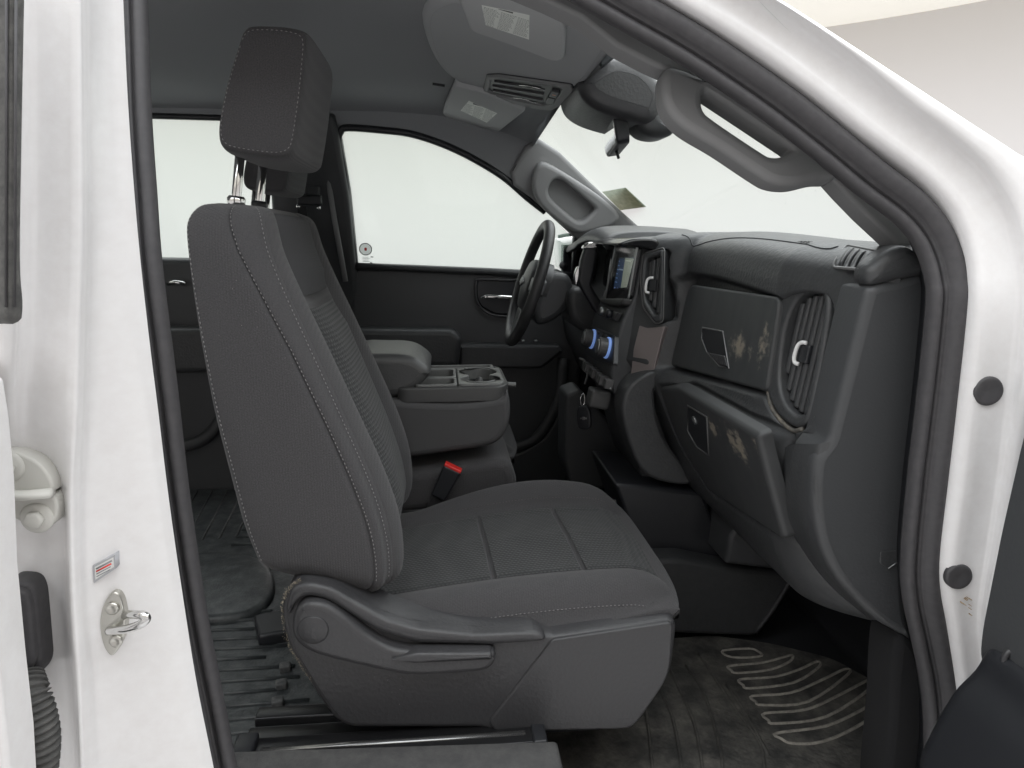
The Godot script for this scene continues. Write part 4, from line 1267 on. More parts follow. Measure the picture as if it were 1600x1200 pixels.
	put(st, "lower_corner", M.plastic, d)
	# upper glove box
	st = S()
	var go := rp([Vector2(0.1696,0.1667),Vector2(0.5828,0.1725),Vector2(0.6,0.024),Vector2(0.1447,-0.0146)], [0.03, 0.02, 0.012, 0.012])
	slab(st, go, -0.03, 0.0, 0.005, FR.dash_face)
	var gm := mat("upper_glove_plastic", Color.WHITE, 0.5)
	gm.albedo_texture = mud_image(512, 256, blobs(go, [[([Vector2(0.4743,0.0769)])[0], 0.05, 0.022, 1.0], [([Vector2(0.5604,0.0919)])[0], 0.02, 0.045, 0.85], [([Vector2(0.3706,0.0795)])[0], 0.02, 0.012, 1.0]]), L(0.044, 0.047, 0.049), L(0.056, 0.058, 0.059), 21)
	note(put(st, "upper_glove_door", gm, d), "upper glove box door with beige mud smears by the latch")
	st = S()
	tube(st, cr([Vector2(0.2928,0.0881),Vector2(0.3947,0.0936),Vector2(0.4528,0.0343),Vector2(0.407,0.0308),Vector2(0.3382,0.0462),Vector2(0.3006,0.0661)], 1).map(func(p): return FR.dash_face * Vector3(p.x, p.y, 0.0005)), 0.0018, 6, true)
	put(st, "latch_rim", M.satin_dark, d)  # lighter rim paints the light caught along the recess edge
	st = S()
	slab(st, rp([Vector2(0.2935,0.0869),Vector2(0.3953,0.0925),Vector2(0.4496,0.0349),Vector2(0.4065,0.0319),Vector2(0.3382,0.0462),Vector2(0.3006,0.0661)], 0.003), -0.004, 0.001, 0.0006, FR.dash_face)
	put(st, "latch", M.plastic_black, d)  # flat black plate: the recess shade is put into its colour
	st = S()
	slab(st, rp([Vector2(0.345,0.0461),Vector2(0.4263,0.0531),Vector2(0.4459,0.0366),Vector2(0.4088,0.0335)], 0.003), -0.002, 0.0032, 0.002, FR.dash_face)
	put(st, "latch_paddle", M.plastic_side, d)
	# lower glove box
	st = S()
	go = inset(ccw(lower), 0.004)
	slab(st, go, -0.02, 0.004, 0.010, FR.lower_face)
	gm = mat("lower_glove_plastic", Color.WHITE, 0.5)
	gm.albedo_texture = mud_image(512, 512, blobs(go, [[([Vector2(0.4735,0.0341)])[0], 0.03, 0.02, 0.95], [([Vector2(0.577,0.0361)])[0], 0.045, 0.035, 1.1], [([Vector2(0.5987,0.0901)])[0], 0.06, 0.012, 0.6], [([Vector2(0.6627,0.0488)])[0], 0.012, 0.05, 0.7]]), L(0.042, 0.044, 0.046), L(0.054, 0.055, 0.056), 33)
	note(put(st, "lower_glove_door", gm, d), "lower glove box door with thick dried mud beside its lock")
	st = S()
	slab(st, rp([Vector2(0.35,0.0454),Vector2(0.4532,0.0487),Vector2(0.3937,-0.0427),Vector2(0.33,-0.0451),Vector2(0.3007,-0.0211)], 0.004), 0.0, 0.0052, 0.001, FR.lower_face)
	var lt := put(st, "latch", M.plastic_black, d)
	st = S()
	tube(st, cr([Vector2(0.3527,0.0488),Vector2(0.4555,0.0518),Vector2(0.3954,-0.0448),Vector2(0.3271,-0.0488),Vector2(0.2958,-0.0225)], 1).map(func(p): return FR.lower_face * Vector3(p.x, p.y, 0.0045)), 0.0018, 6, true)
	put(st, "latch_rim", M.satin_dark, lt)
	var lk: Vector2 = ([Vector2(0.3755,0.0236)])[0]
	st = S()
	lathe(st, [Vector2(0.0085, 0.0), Vector2(0.0085, 0.003), Vector2(0.006, 0.0035), Vector2(0.005, 0.002)], FR.lower_face * Vector3(lk.x, lk.y, 0.005), FR.lower_face.basis.z, 16)
	put(st, "lock", M.satin_trim, lt)
	# near air vent
	var vi := cr([Vector2(0.0907,0.1857),Vector2(0.1032,0.1783),Vector2(0.1114,0.1473),Vector2(0.1171,0.0916),Vector2(0.1206,0.0178),Vector2(0.1117,0.006),Vector2(0.0985,0.0048),Vector2(0.0731,0.0147),Vector2(0.0507,0.0403),Vector2(0.038,0.0787),Vector2(0.0318,0.1264),Vector2(0.0402,0.1643),Vector2(0.0615,0.1817)], 5)
	vent(inset(ccw(vo), 0.002), vi, FR.vent_face, -0.006, 6, ([Vector2(0.0799,0.0934)])[0], d, M.plastic)
	st = S()
	tube(st, cr([Vector2(-0.0039,0.1553),Vector2(-0.005,0.1032),Vector2(0.0055,0.0524),Vector2(0.0336,0.0058),Vector2(0.0654,-0.0124),Vector2(0.1002,-0.0206),Vector2(0.1215,-0.013)], 4, false).map(func(p): return FR.vent_face * Vector3(p.x, p.y, -0.001)), 0.0038, 6)
	var vm := mat("muddy_rim", Color.WHITE, 0.6)
	vm.uv1_triplanar = true
	vm.uv1_scale = Vector3.ONE * 4.0
	vm.albedo_texture = mud_image(256, 256, [[0.5, 0.5, 0.9, 0.9, 0.75]], L(0.05, 0.05, 0.05), L(0.10, 0.095, 0.085), 44)
	put(st, "vent_edge", vm, d)
	# centre stack
	var cs := [Vector2(0.69, 0.93), Vector2(0.52, 0.925), Vector2(0.475, 0.918), Vector2(0.458, 0.908), Vector2(0.447, 0.89), Vector2(0.436, 0.80), Vector2(0.431, 0.782), Vector2(0.412, 0.74), Vector2(0.398, 0.69), Vector2(0.390, 0.64), Vector2(0.386, 0.60), Vector2(0.392, 0.575), Vector2(0.41, 0.54), Vector2(0.425, 0.50), Vector2(0.45, 0.42), Vector2(0.47, 0.36), Vector2(0.52, 0.33), Vector2(0.69, 0.33)]
	st = S()
	slab(st, cs, -0.22, 0.062, 0.008, ID, 0.0, true)
	put(st, "stack_body", M.plastic_dark, d)
	st = S()
	box(st, Vector3(0.61, 0.46, -0.80), Vector3(0.69, 0.90, 0.52), 0.004)
	put(st, "dash_gap_filler", M.plastic_black, d)  # unseen filler box, added so no light shows through the dash gaps
	# bronze grey trim below the stack vent
	st = S()
	slab(st, rp([Vector2(0.0158,-0.0629),Vector2(0.0378,-0.0667),Vector2(0.0856,-0.0595),Vector2(0.0794,-0.0913),Vector2(0.068,-0.1659),Vector2(0.0174,-0.1922),Vector2(0.0053,-0.185),Vector2(0.0062,-0.1181)], 0.004), -0.02, 0.003, 0.002, FR.stack_vent)
	put(st, "stack_trim", M.bronze_trim, d)
	# lower console side panel
	st = S()
	slab(st, cr([Vector2(0.4158,0.6023),Vector2(0.4443,0.6236),Vector2(0.4732,0.6303),Vector2(0.4965,0.6007),Vector2(0.4708,0.5836),Vector2(0.4944,0.4817),Vector2(0.5672,0.3799),Vector2(0.5406,0.3622),Vector2(0.4607,0.3882),Vector2(0.4209,0.4536),Vector2(0.3992,0.5291),Vector2(0.4007,0.5734)], 3), 0.06, 0.135, 0.008)
	put(st, "stack_side", M.plastic, d)
	# screen
	var sc: Transform3D = FR.screen_face
	st = S()
	slab(st, rp([Vector2(-0.1135,0.1138),Vector2(0.0746,0.1156),Vector2(0.0705,-0.002),Vector2(-0.1484,-0.0299)], 0.012), 0.0, 0.012, 0.004, sc)
	var bz := put(st, "screen_bezel", M.gloss_black, d)
	st = S()
	tube(st, rp([Vector2(-0.1219,0.1169),Vector2(0.078,0.1185),Vector2(0.073,-0.0062),Vector2(-0.153,-0.0336)], 0.012).map(func(p): return sc * Vector3(p.x, p.y, 0.012)), 0.0028, 6, true)
	put(st, "bezel_rim", M.satin_trim, bz)
	st = S()
	slab(st, [Vector2(-0.0632,0.0836),Vector2(0.0697,0.0886),Vector2(0.0464,0.0195),Vector2(-0.0783,0.008)], 0.012, 0.0128, 0.0002, sc)
	var sm := mat("screen_display", Color.BLACK, 0.15)
	var im := Image.create(128, 96, false, Image.FORMAT_RGB8)
	im.fill(Color(0.10, 0.14, 0.20))
	im.fill_rect(Rect2i(0, 8, 60, 80), Color(0.13, 0.20, 0.30))
	for k in 6:
		im.fill_rect(Rect2i(6, 14 + 12 * k, 14 + 3 * (k % 3), 3), Color(0.35, 0.45, 0.60))
	im.fill_rect(Rect2i(60, 4, 68, 84), Color(0.50, 0.53, 0.48))
	im.fill_rect(Rect2i(66, 10, 40, 3), Color(0.65, 0.68, 0.62))
	im.fill_rect(Rect2i(24, 36, 34, 4), Color(0.45, 0.52, 0.58))
	for k in 5:
		im.fill_rect(Rect2i(8 + 24 * k, 90, 8, 4), Color(0.5, 0.6, 0.8))
	sm.emission_enabled = true
	sm.emission = Color.BLACK
	sm.emission_texture = ImageTexture.create_from_image(im)
	sm.emission_energy_multiplier = 0.5
	put(st, "screen", sm, bz)
	st = S()
	slab(st, rp([Vector2(-0.1593,-0.0242),Vector2(0.0722,-0.0048),Vector2(0.065,-0.02),Vector2(-0.016,-0.0306),Vector2(-0.1376,-0.0355)], 0.005), 0.004, 0.026, 0.006, sc)
	put(st, "screen_shelf", M.tray_plastic, d)
	# gloss cap over the screen
	st = S()
	slab(st, cr([Vector2(0.3926,0.9065),Vector2(0.4078,0.9159),Vector2(0.4358,0.9214),Vector2(0.4713,0.92),Vector2(0.4831,0.9105),Vector2(0.481,0.8941),Vector2(0.4437,0.8996)], 4), -0.21, 0.085, 0.006)
	put(st, "stack_cap", M.gloss_black, d)
	# vent beside the screen
	vent(rp([Vector2(0.0102,0.0952),Vector2(0.0659,0.1086),Vector2(0.0825,-0.0485),Vector2(0.0645,-0.0557),Vector2(0.0248,-0.0201),Vector2(0.0124,0.0353)], 0.01), rp([Vector2(0.0223,0.0841),Vector2(0.059,0.096),Vector2(0.0719,-0.0324),Vector2(0.0605,-0.0376),Vector2(0.032,-0.0067),Vector2(0.0231,0.0357)], 0.008), FR.stack_vent, 0.002, 3, ([Vector2(0.04,0.0279)])[0], d, M.plastic)
	st = S()
	tube(st, rp([Vector2(0.0101,0.0967),Vector2(0.0672,0.1114),Vector2(0.0844,-0.0498),Vector2(0.0647,-0.0571),Vector2(0.025,-0.0216),Vector2(0.0106,0.0352)], 0.01).map(func(p): return FR.stack_vent * Vector3(p.x, p.y, 0.008)), 0.0016, 6, true)
	put(st, "vent_bead", M.satin_dark, d)
	# switch row, climate knobs, buttons
	var k: Transform3D = FR.knob_face
	st = S()
	slab(st, rp([Vector2(-0.1245,0.1306),Vector2(0.0533,0.1358),Vector2(0.0366,0.1144),Vector2(-0.1319,0.1082)], 0.004), 0.0, 0.010, 0.003, k)
	var sw := put(st, "headlamp_switch", M.tray_plastic, d)
	for q in [Vector2(-0.0696,0.1246),Vector2(0.0015,0.1258)]:
		st = S()
		lathe(st, [Vector2(0.010, 0), Vector2(0.010, 0.012), Vector2(0.008, 0.015)], k * Vector3(q.x, q.y, 0.008), k.basis.z, 16)
		put(st, "switch_knob", M.satin_trim if q.x < ([Vector2(-0.0363,0.1249)])[0].x else M.plastic_black, sw)
	st = S()
	slab(st, rp([Vector2(-0.1592,0.0747),Vector2(0.0637,0.0846),Vector2(0.1103,0.0203),Vector2(-0.1894,-0.0056),Vector2(-0.2178,0.0534)], 0.008), -0.002, 0.010, 0.003, k)
	var cp := put(st, "climate_panel", M.plastic_black, d)
	for q in [Vector2(-0.1239,0.0473),Vector2(0.0407,0.0493)]:
		st = S()
		lathe(st, [Vector2(0.024, 0.0), Vector2(0.0255, 0.004), Vector2(0.0255, 0.007), Vector2(0.024, 0.008)], k * Vector3(q.x, q.y, 0.008), k.basis.z, 28)
		put(st, "lit_ring", M.blue_glow, cp)
		st = S()
		var kp := []
		for i in 40:
			var a := TAU * i / 40
			kp.append(Vector2(q.x, q.y) + Vector2(cos(a), sin(a)) * (0.0225 if i % 2 else 0.0212))
		slab(st, kp, 0.014, 0.036, 0.003, k)
		var kn := put(st, "climate_knob", M.tray_plastic, cp)
		st = S()
		lathe(st, [Vector2(0.017, 0), Vector2(0.016, 0.002), Vector2(0.013, 0.0024)], k * Vector3(q.x, q.y, 0.036), k.basis.z, 24)
		put(st, "knob_cap", M.satin_trim, kn)
	for i in 3:
		st = S()
		var a: Vector2 = ([Vector2(-0.0862,0.0691)])[0].lerp(([Vector2(0.0008,0.0713)])[0], i / 2.0)
		slab(st, rp(rect(a.x - 0.010, a.y - 0.004, a.x + 0.010, a.y + 0.004), 0.002), 0.009, 0.013, 0.001, k)
		put(st, "climate_button", M.tray_plastic, cp)
	for i in 7:
		st = S()
		var a: Vector2 = ([Vector2(-0.1436,-0.0255)])[0].lerp(([Vector2(0.1021,-0.0231)])[0], i / 6.0)
		slab(st, rp(rect(a.x - 0.0105, a.y - 0.012, a.x + 0.0105, a.y + 0.010), 0.002), 0.0, 0.018 + 0.004 * (i % 2), 0.003, k)
		put(st, "toggle_button", M.tray_plastic, d)
	st = S()
	tube(st, [Vector2(-0.1636,-0.0378),Vector2(0.1166,-0.0321)].map(func(p): return k * Vector3(p.x, p.y, 0.004)), 0.0022, 6)
	put(st, "toggle_trim", M.satin_trim, d)
	# power outlet below
	st = S()
	obox(st, Transform3D(k.basis, Vector3(0.3688,0.5465,0.02)), Vector3(0.05, 0.045, 0.05), 0.008)
	put(st, "power_outlet", M.tray_plastic, d)
	# driver side: hood over the instruments, lower panel
	st = S()
	var dp := [Vector2(0.69, 0.928), Vector2(0.56, 0.936), Vector2(0.47, 0.932), Vector2(0.435, 0.915), Vector2(0.428, 0.898), Vector2(0.44, 0.892), Vector2(0.50, 0.90), Vector2(0.54, 0.88), Vector2(0.53, 0.78), Vector2(0.48, 0.755), Vector2(0.44, 0.74), Vector2(0.42, 0.70), Vector2(0.42, 0.62), Vector2(0.45, 0.54), Vector2(0.50, 0.46), Vector2(0.69, 0.42)]
	secs = []
	for z in [-0.80, -0.76, -0.72, -0.66, -0.60, -0.54, -0.44, -0.34, -0.27, -0.23, -0.20]:
		var rise: float = 0.022 * clampf(1.0 - pow(absf(z + 0.42) / 0.22, 2.0), 0, 1) - 0.02 * clampf((-0.62 - z) / 0.18, 0, 1)
		secs.append(cr(dp, 4, false).map(func(p): return Vector3(p.x, p.y + (rise if p.y > 0.87 else 0.0), z)))
	loft(st, secs, false, true)
	put(st, "driver_dash", M.plastic, d)
	st = S()
	slab(st, rp(rect(-0.60, 0.775, -0.25, 0.885), 0.03), 0.0, 0.012, 0.004, Transform3D(Vector3(0, 0, 1), Vector3(0.1, 0.99, 0).normalized(), Vector3(-0.99, 0.1, 0).normalized(), Vector3(0.445, 0, 0)))
	put(st, "instrument_cover", M.gloss_black, d)
	# panel below the stack towards the driver, with a square recess
	st = S()
	slab(st, rp([Vector2(0.3428,0.4884),Vector2(0.3849,0.5043),Vector2(0.5298,0.3413),Vector2(0.544,0.2037),Vector2(0.3621,0.2101),Vector2(0.342,0.2889)], 0.012), -0.40, -0.28, 0.01)
	put(st, "knee_panel", M.plastic_dark, d)

# ---------------------------------------------------------------- steering wheel, column, gear lever, key
func steering():
	var st: SurfaceTool
	var c := Vector3(0.2509,0.7935,-0.4)
	var up := Vector3(0.31, 0.951, 0).normalized()
	var ax := Vector3(-0.951, 0.31, 0).normalized()      # towards the driver
	var sd := Vector3(0, 0, 1)
	var fr := Transform3D(sd, up, sd.cross(up), c)
	if fr.basis.z.dot(ax) < 0:
		fr.basis.z = ax
	var w := thing("steering_wheel", "black three spoke steering wheel with a bow tie emblem, seen from the side", "steering wheel")
	st = S()
	var ring := []
	for k in 64:
		var a := TAU * k / 64
		ring.append(fr * Vector3(cos(a) * 0.178, sin(a) * 0.172, 0))
	tube(st, ring, 0.0155, 14, true, 1.05)
	put(st, "rim", M.wheel_skin, w)
	st = S()
	slab(st, cr([Vector2(-0.075, 0.035), Vector2(-0.045, 0.065), Vector2(0, 0.072), Vector2(0.045, 0.065), Vector2(0.075, 0.035), Vector2(0.07, -0.02), Vector2(0.04, -0.07), Vector2(0, -0.078), Vector2(-0.04, -0.07), Vector2(-0.07, -0.02)], 4), -0.05, 0.012, 0.018, fr, 0.008)
	var hub := put(st, "hub", M.plastic, w)
	for s in [-1.0, 1.0]:
		st = S()
		slab(st, rp([Vector2(0.05 * s, 0.035), Vector2(0.17 * s, 0.022), Vector2(0.172 * s, -0.018), Vector2(0.05 * s, -0.03)], 0.008), -0.022, 0.002, 0.007, fr)
		var sp := put(st, "spoke", M.plastic_dark, w)
		st = S()
		slab(st, rp([Vector2(0.082 * s, 0.022), Vector2(0.14 * s, 0.016), Vector2(0.14 * s, -0.012), Vector2(0.082 * s, -0.018)], 0.006), 0.0, 0.008, 0.003, fr)
		put(st, "spoke_buttons", M.plastic_black, sp)
	st = S()
	slab(st, rp([Vector2(-0.045, -0.05), Vector2(0.045, -0.05), Vector2(0.03, -0.165), Vector2(-0.03, -0.165)], 0.01), -0.022, 0.0, 0.007, fr)
	var low := put(st, "spoke", M.plastic_dark, w)
	st = S()
	slab(st, rp([Vector2(-0.035, -0.075), Vector2(0.035, -0.075), Vector2(0.026, -0.158), Vector2(-0.026, -0.158)], 0.01), 0.0, 0.004, 0.002, fr)
	put(st, "spoke_trim", M.satin_trim, low)
	st = S()
	slab(st, bow_tie(0.030), 0.019, 0.024, 0.002, fr)
	put(st, "emblem", M.satin_trim, hub)
	# column
	var col := thing("steering_column", "black steering column shroud with stalk and tall gear lever", "steering column")
	st = S()
	slab(st, cr([Vector2(0.2823,0.8154),Vector2(0.3114,0.8278),Vector2(0.3518,0.8223),Vector2(0.3689,0.7898),Vector2(0.364,0.7499),Vector2(0.3387,0.7099),Vector2(0.3056,0.6882),Vector2(0.2686,0.6831),Vector2(0.2573,0.729),Vector2(0.268,0.7742)], 4), -0.47, -0.33, 0.02, ID, 0.0, true)
	put(st, "shroud", M.plastic_dark, col)
	st = S()
	slab(st, cr([Vector2(0.3491,0.7697),Vector2(0.3872,0.7873),Vector2(0.4341,0.7473),Vector2(0.4446,0.6926),Vector2(0.4139,0.6562),Vector2(0.3613,0.6935)], 4), -0.50, -0.30, 0.02, ID, 0.0, true)
	put(st, "column_cover", M.plastic, col)
	st = S()
	tube(st, cr([Vector3(0.3208,0.8134,-0.47),Vector3(0.3441,0.8224,-0.52),Vector3(0.3707,0.8126,-0.56),Vector3(0.39,0.7865,-0.6)], 3, false), 0.008, 8)
	put(st, "stalk", M.satin_dark, col)
	# gear lever
	st = S()
	var lever := [Vector2(0.3752,0.8987),Vector2(0.3852,0.9086),Vector2(0.4022,0.9069),Vector2(0.4092,0.8954),Vector2(0.4037,0.8425),Vector2(0.3944,0.7991),Vector2(0.4448,0.7208),Vector2(0.4384,0.6986),Vector2(0.4173,0.7109),Vector2(0.3619,0.7994),Vector2(0.3581,0.8161),Vector2(0.3656,0.8675)]
	slab(st, rp(lever, 0.006), -0.235, -0.205, 0.008, ID, 0.0, true)
	var gl := put(st, "gear_lever", M.plastic_black, col)
	st = S()
	slab(st, cr([Vector2(0.3701,0.8971),Vector2(0.3817,0.9102),Vector2(0.3987,0.9102),Vector2(0.4092,0.8987),Vector2(0.3957,0.8938),Vector2(0.3787,0.8938)], 3), -0.236, -0.203, 0.004, ID, 0.0, true)
	put(st, "lever_cap", M.chrome, gl)
	st = S()
	slab(st, cr([Vector2(0.3495,0.8228),Vector2(0.3559,0.846),Vector2(0.3627,0.8427),Vector2(0.3599,0.8127),Vector2(0.3533,0.7994)], 3), -0.23, -0.21, 0.003, ID, 0.0, true)
	put(st, "lever_button", M.chrome, gl)
	# ignition ring and key
	var key := thing("ignition_key", "black key fob with a bow tie emblem hanging from the ignition", "key")
	var kf := Transform3D(Basis(Vector3(0.25, 0, 0.97).normalized(), Vector3(0.15, 0.98, 0).normalized(), Vector3.ZERO), Vector3(0.3537,0.4826,-0.06))
	kf.basis.z = kf.basis.x.cross(kf.basis.y).normalized()
	kf = kf.orthonormalized()
	if kf.basis.z.z < 0:
		kf.basis = Basis(-kf.basis.x, kf.basis.y, -kf.basis.z)
	kf = Transform3D(Basis(Vector3(0.80, 0.12, 0.58).normalized(), Vector3(0.12, 0.99, -0.02).normalized(), Vector3(-0.58, 0.05, 0.81).normalized()).orthonormalized(), Vector3(0.3521,0.4793,-0.06))
	st = S()
	slab(st, cr([Vector2(-0.017, -0.024), Vector2(0, -0.031), Vector2(0.017, -0.024), Vector2(0.019, 0.008), Vector2(0.013, 0.026), Vector2(0, 0.030), Vector2(-0.013, 0.026), Vector2(-0.019, 0.008)], 4), -0.006, 0.006, 0.004, kf, 0.001, true)
	var fob := put(st, "fob", M.plastic_black, key)
	st = S()
	slab(st, bow_tie(0.010).map(func(p): return p + Vector2(0.001, -0.002)), 0.006, 0.008, 0.0005, kf)
	put(st, "emblem", M.satin_trim, fob)
	st = S()
	tube(st, cr([Vector3(0.3482,0.5109,-0.06),Vector3(0.3528,0.5223,-0.06),Vector3(0.3502,0.5393,-0.065),Vector3(0.3413,0.5291,-0.06),Vector3(0.3433,0.5127,-0.06)], 4), 0.0013, 6, true)
	put(st, "key_ring", M.chrome, key)
	st = S()
	tube(st, cr([Vector3(0.3636,0.6061,-0.2),Vector3(0.3792,0.5972,-0.19),Vector3(0.383,0.566,-0.18),Vector3(0.3746,0.5421,-0.17)], 4, false), 0.0035, 8)
	put(st, "column_trim", M.satin_dark, col)

func bow_tie(r: float) -> Array:
	var o := [Vector2(-1.5, -0.28), Vector2(-1.35, 0.32), Vector2(-0.55, 0.32), Vector2(-0.45, 0.62), Vector2(0.62, 0.62), Vector2(0.55, 0.32), Vector2(1.5, 0.32), Vector2(1.35, -0.32), Vector2(0.55, -0.32), Vector2(0.45, -0.62), Vector2(-0.62, -0.62), Vector2(-0.55, -0.32)]
	return o.map(func(p): return p * r * 0.62)

# ---------------------------------------------------------------- seats
func back_section(R: Vector2, Fp: Vector2, zc: float, w: float, s1: float) -> Array:
	var half := [Vector2(0, 0), Vector2(0.0, 0.3), Vector2(0.004, 0.6), Vector2(0.018, 0.85), Vector2(0.05, 0.955), Vector2(0.10, 0.995), Vector2(0.2, 1.01), Vector2(s1 * 0.6, 1.016), Vector2(s1 - 0.05, 1.014), Vector2(s1 - 0.012, 1.006), Vector2(s1, 0.990), Vector2(s1 + 0.012, 1.004), Vector2(s1 + 0.05, 1.004), Vector2(lerpf(s1, 0.93, 0.6), 0.985), Vector2(0.90, 0.935), Vector2(0.93, 0.905), Vector2(0.936, 0.888), Vector2(0.95, 0.88), Vector2(0.985, 0.82), Vector2(1.0, 0.745), Vector2(0.985, 0.66), Vector2(0.93, 0.585), Vector2(0.895, 0.552), Vector2(0.885, 0.535), Vector2(0.90, 0.51), Vector2(0.905, 0.40), Vector2(0.90, 0.2), Vector2(0.898, 0.0)]
	var h := cr(half, 2, false)
	var out := []
	for p in h:
		var q := R.lerp(Fp, p.x)
		out.append(Vector3(q.x, q.y, zc + w * p.y))
	for i in range(h.size() - 2, 0, -1):
		var q := R.lerp(Fp, h[i].x)
		out.append(Vector3(q.x, q.y, zc - w * h[i].y))
	return out

func seat_back(parent: Node, zc: float, detail: bool):
	var R := [Vector2(-0.2622,0.4208),Vector2(-0.2802,0.431),Vector2(-0.2904,0.4572),Vector2(-0.3048,0.5116),Vector2(-0.3183,0.5958),Vector2(-0.3309,0.6819),Vector2(-0.3388,0.7739),Vector2(-0.3438,0.8538),Vector2(-0.3465,0.9098),Vector2(-0.3473,0.9377),Vector2(-0.3425,0.9537),Vector2(-0.3324,0.9654),Vector2(-0.3155,0.9697)]
	var Fp := [Vector2(-0.1392,0.38),Vector2(-0.0976,0.3746),Vector2(-0.0706,0.406),Vector2(-0.0711,0.4844),Vector2(-0.0928,0.5664),Vector2(-0.1308,0.665),Vector2(-0.1724,0.767),Vector2(-0.2076,0.8508),Vector2(-0.2267,0.9005),Vector2(-0.2343,0.9332),Vector2(-0.2393,0.9498),Vector2(-0.2465,0.9594),Vector2(-0.2616,0.9663)]
	var W := [0.16, 0.215, 0.245, 0.25, 0.251, 0.251, 0.25, 0.247, 0.242, 0.234, 0.224, 0.208, 0.18]
	var s1 := [0.82, 0.82, 0.82, 0.82, 0.81, 0.80, 0.77, 0.70, 0.62, 0.58, 0.56, 0.55, 0.55]
	var Rd := cr(R, 4, false)
	var Fd := cr(Fp, 4, false)
	var secs := []
	var ws := []
	var ss := []
	for i in Rd.size():
		var t := i / 4.0
		var a := int(t)
		var b := mini(a + 1, W.size() - 1)
		var w: float = lerpf(W[a], W[b], t - a)
		var s: float = lerpf(s1[a], s1[b], t - a)
		ws.append(w)
		ss.append(s)
		secs.append(back_section(Rd[i], Fd[i], zc, w, s))
	var st := S()
	loft(st, secs, true, true)
	var back := put(st, "backrest", M.cloth, parent)
	if not detail:
		return
	# stitched seams on the near side: beside the flank edge, both sides of the side seam, along the bolster
	for seam in [[0.085, 0.0], [-1.0, 0.011], [-1.0, -0.011], [0.915, 0.0]]:
		var path := []
		for i in range(8, Rd.size() - 1):
			var s: float = (ss[i] + seam[1] * 1.6) if seam[0] < 0 else seam[0]
			var z := 1.0
			if seam[0] < 0:
				z = 1.008
			elif seam[0] < 0.5:
				z = 0.988
			else:
				z = 0.925
			var q: Vector2 = Rd[i].lerp(Fd[i], s)
			path.append(Vector3(q.x, q.y, zc + ws[i] * z + 0.0012))
		if seam[0] < 0 and seam[1] < 0:
			continue
		st = S()
		stitches(st, cr(path, 2, false), 0.0066, 0.00085)
		put(st, "stitching", M.thread, back)
	# patterned insert between the bolsters, a shallow cushion of its own
	for part in [[9, 26, M.cloth_insert], [27, 43, M.cloth_ribbed]]:
		st = S()
		var is_ := []
		for i in range(part[0], part[1] + 1):
			var e: float = minf(i - part[0], part[1] - i)
			var lift := 0.012 + 0.012 * clampf(e / 2.0, 0, 1)
			var row := []
			for k in 17:
				var f := (k / 8.0 - 1.0)
				var q: Vector2 = Rd[i].lerp(Fd[i], 0.895)
				var dir: Vector2 = (Fd[i] - Rd[i]).normalized()
				var l: float = lift * (1.0 - pow(absf(f), 4.0)) - 0.004
				row.append(Vector3(q.x + dir.x * l, q.y + dir.y * l, zc + ws[i] * 0.535 * f))
			is_.append(row)
		loft(st, is_)
		put(st, "back_insert", part[2], back)

func cushion_top(x: float, z: float) -> float:            # height of the cushion's upholstery; z from -1 (centre side) to 1 (door side)
	var t := clampf((x + 0.10) / 0.46, 0, 1)
	var y := 0.335 + 0.030 * sin(t * PI * 0.62) 
	var az := absf(z)
	var crest := 0.0
	if z < 0:
		crest = 0.040 * sin(clampf((x + 0.06) / 0.42, 0, 1) * PI * 0.85) + 0.008
	else:
		crest = 0.016
	y += crest * exp(-pow((az - 0.76) / 0.15, 2.0))
	y -= 0.006 * exp(-pow((az - 0.57) / 0.02, 2.0))         # welt between insert and bolster
	if az < 0.57:
		y += 0.006 * (1.0 - az / 0.57)
		for s in [0.072, 0.228]:
			y -= 0.008 * exp(-pow((x - s - 0.012 * z) / 0.0035, 2.0))
	if az > 0.80:
		y -= 0.055 * pow((az - 0.80) / 0.20, 2.0)
	if x > 0.30:                                          # waterfall edge
		var f := clampf((x - 0.30) / 0.086, 0, 1)
		y -= 0.062 * (1.0 - sqrt(maxf(0.0, 1.0 - f * f)))
	return y

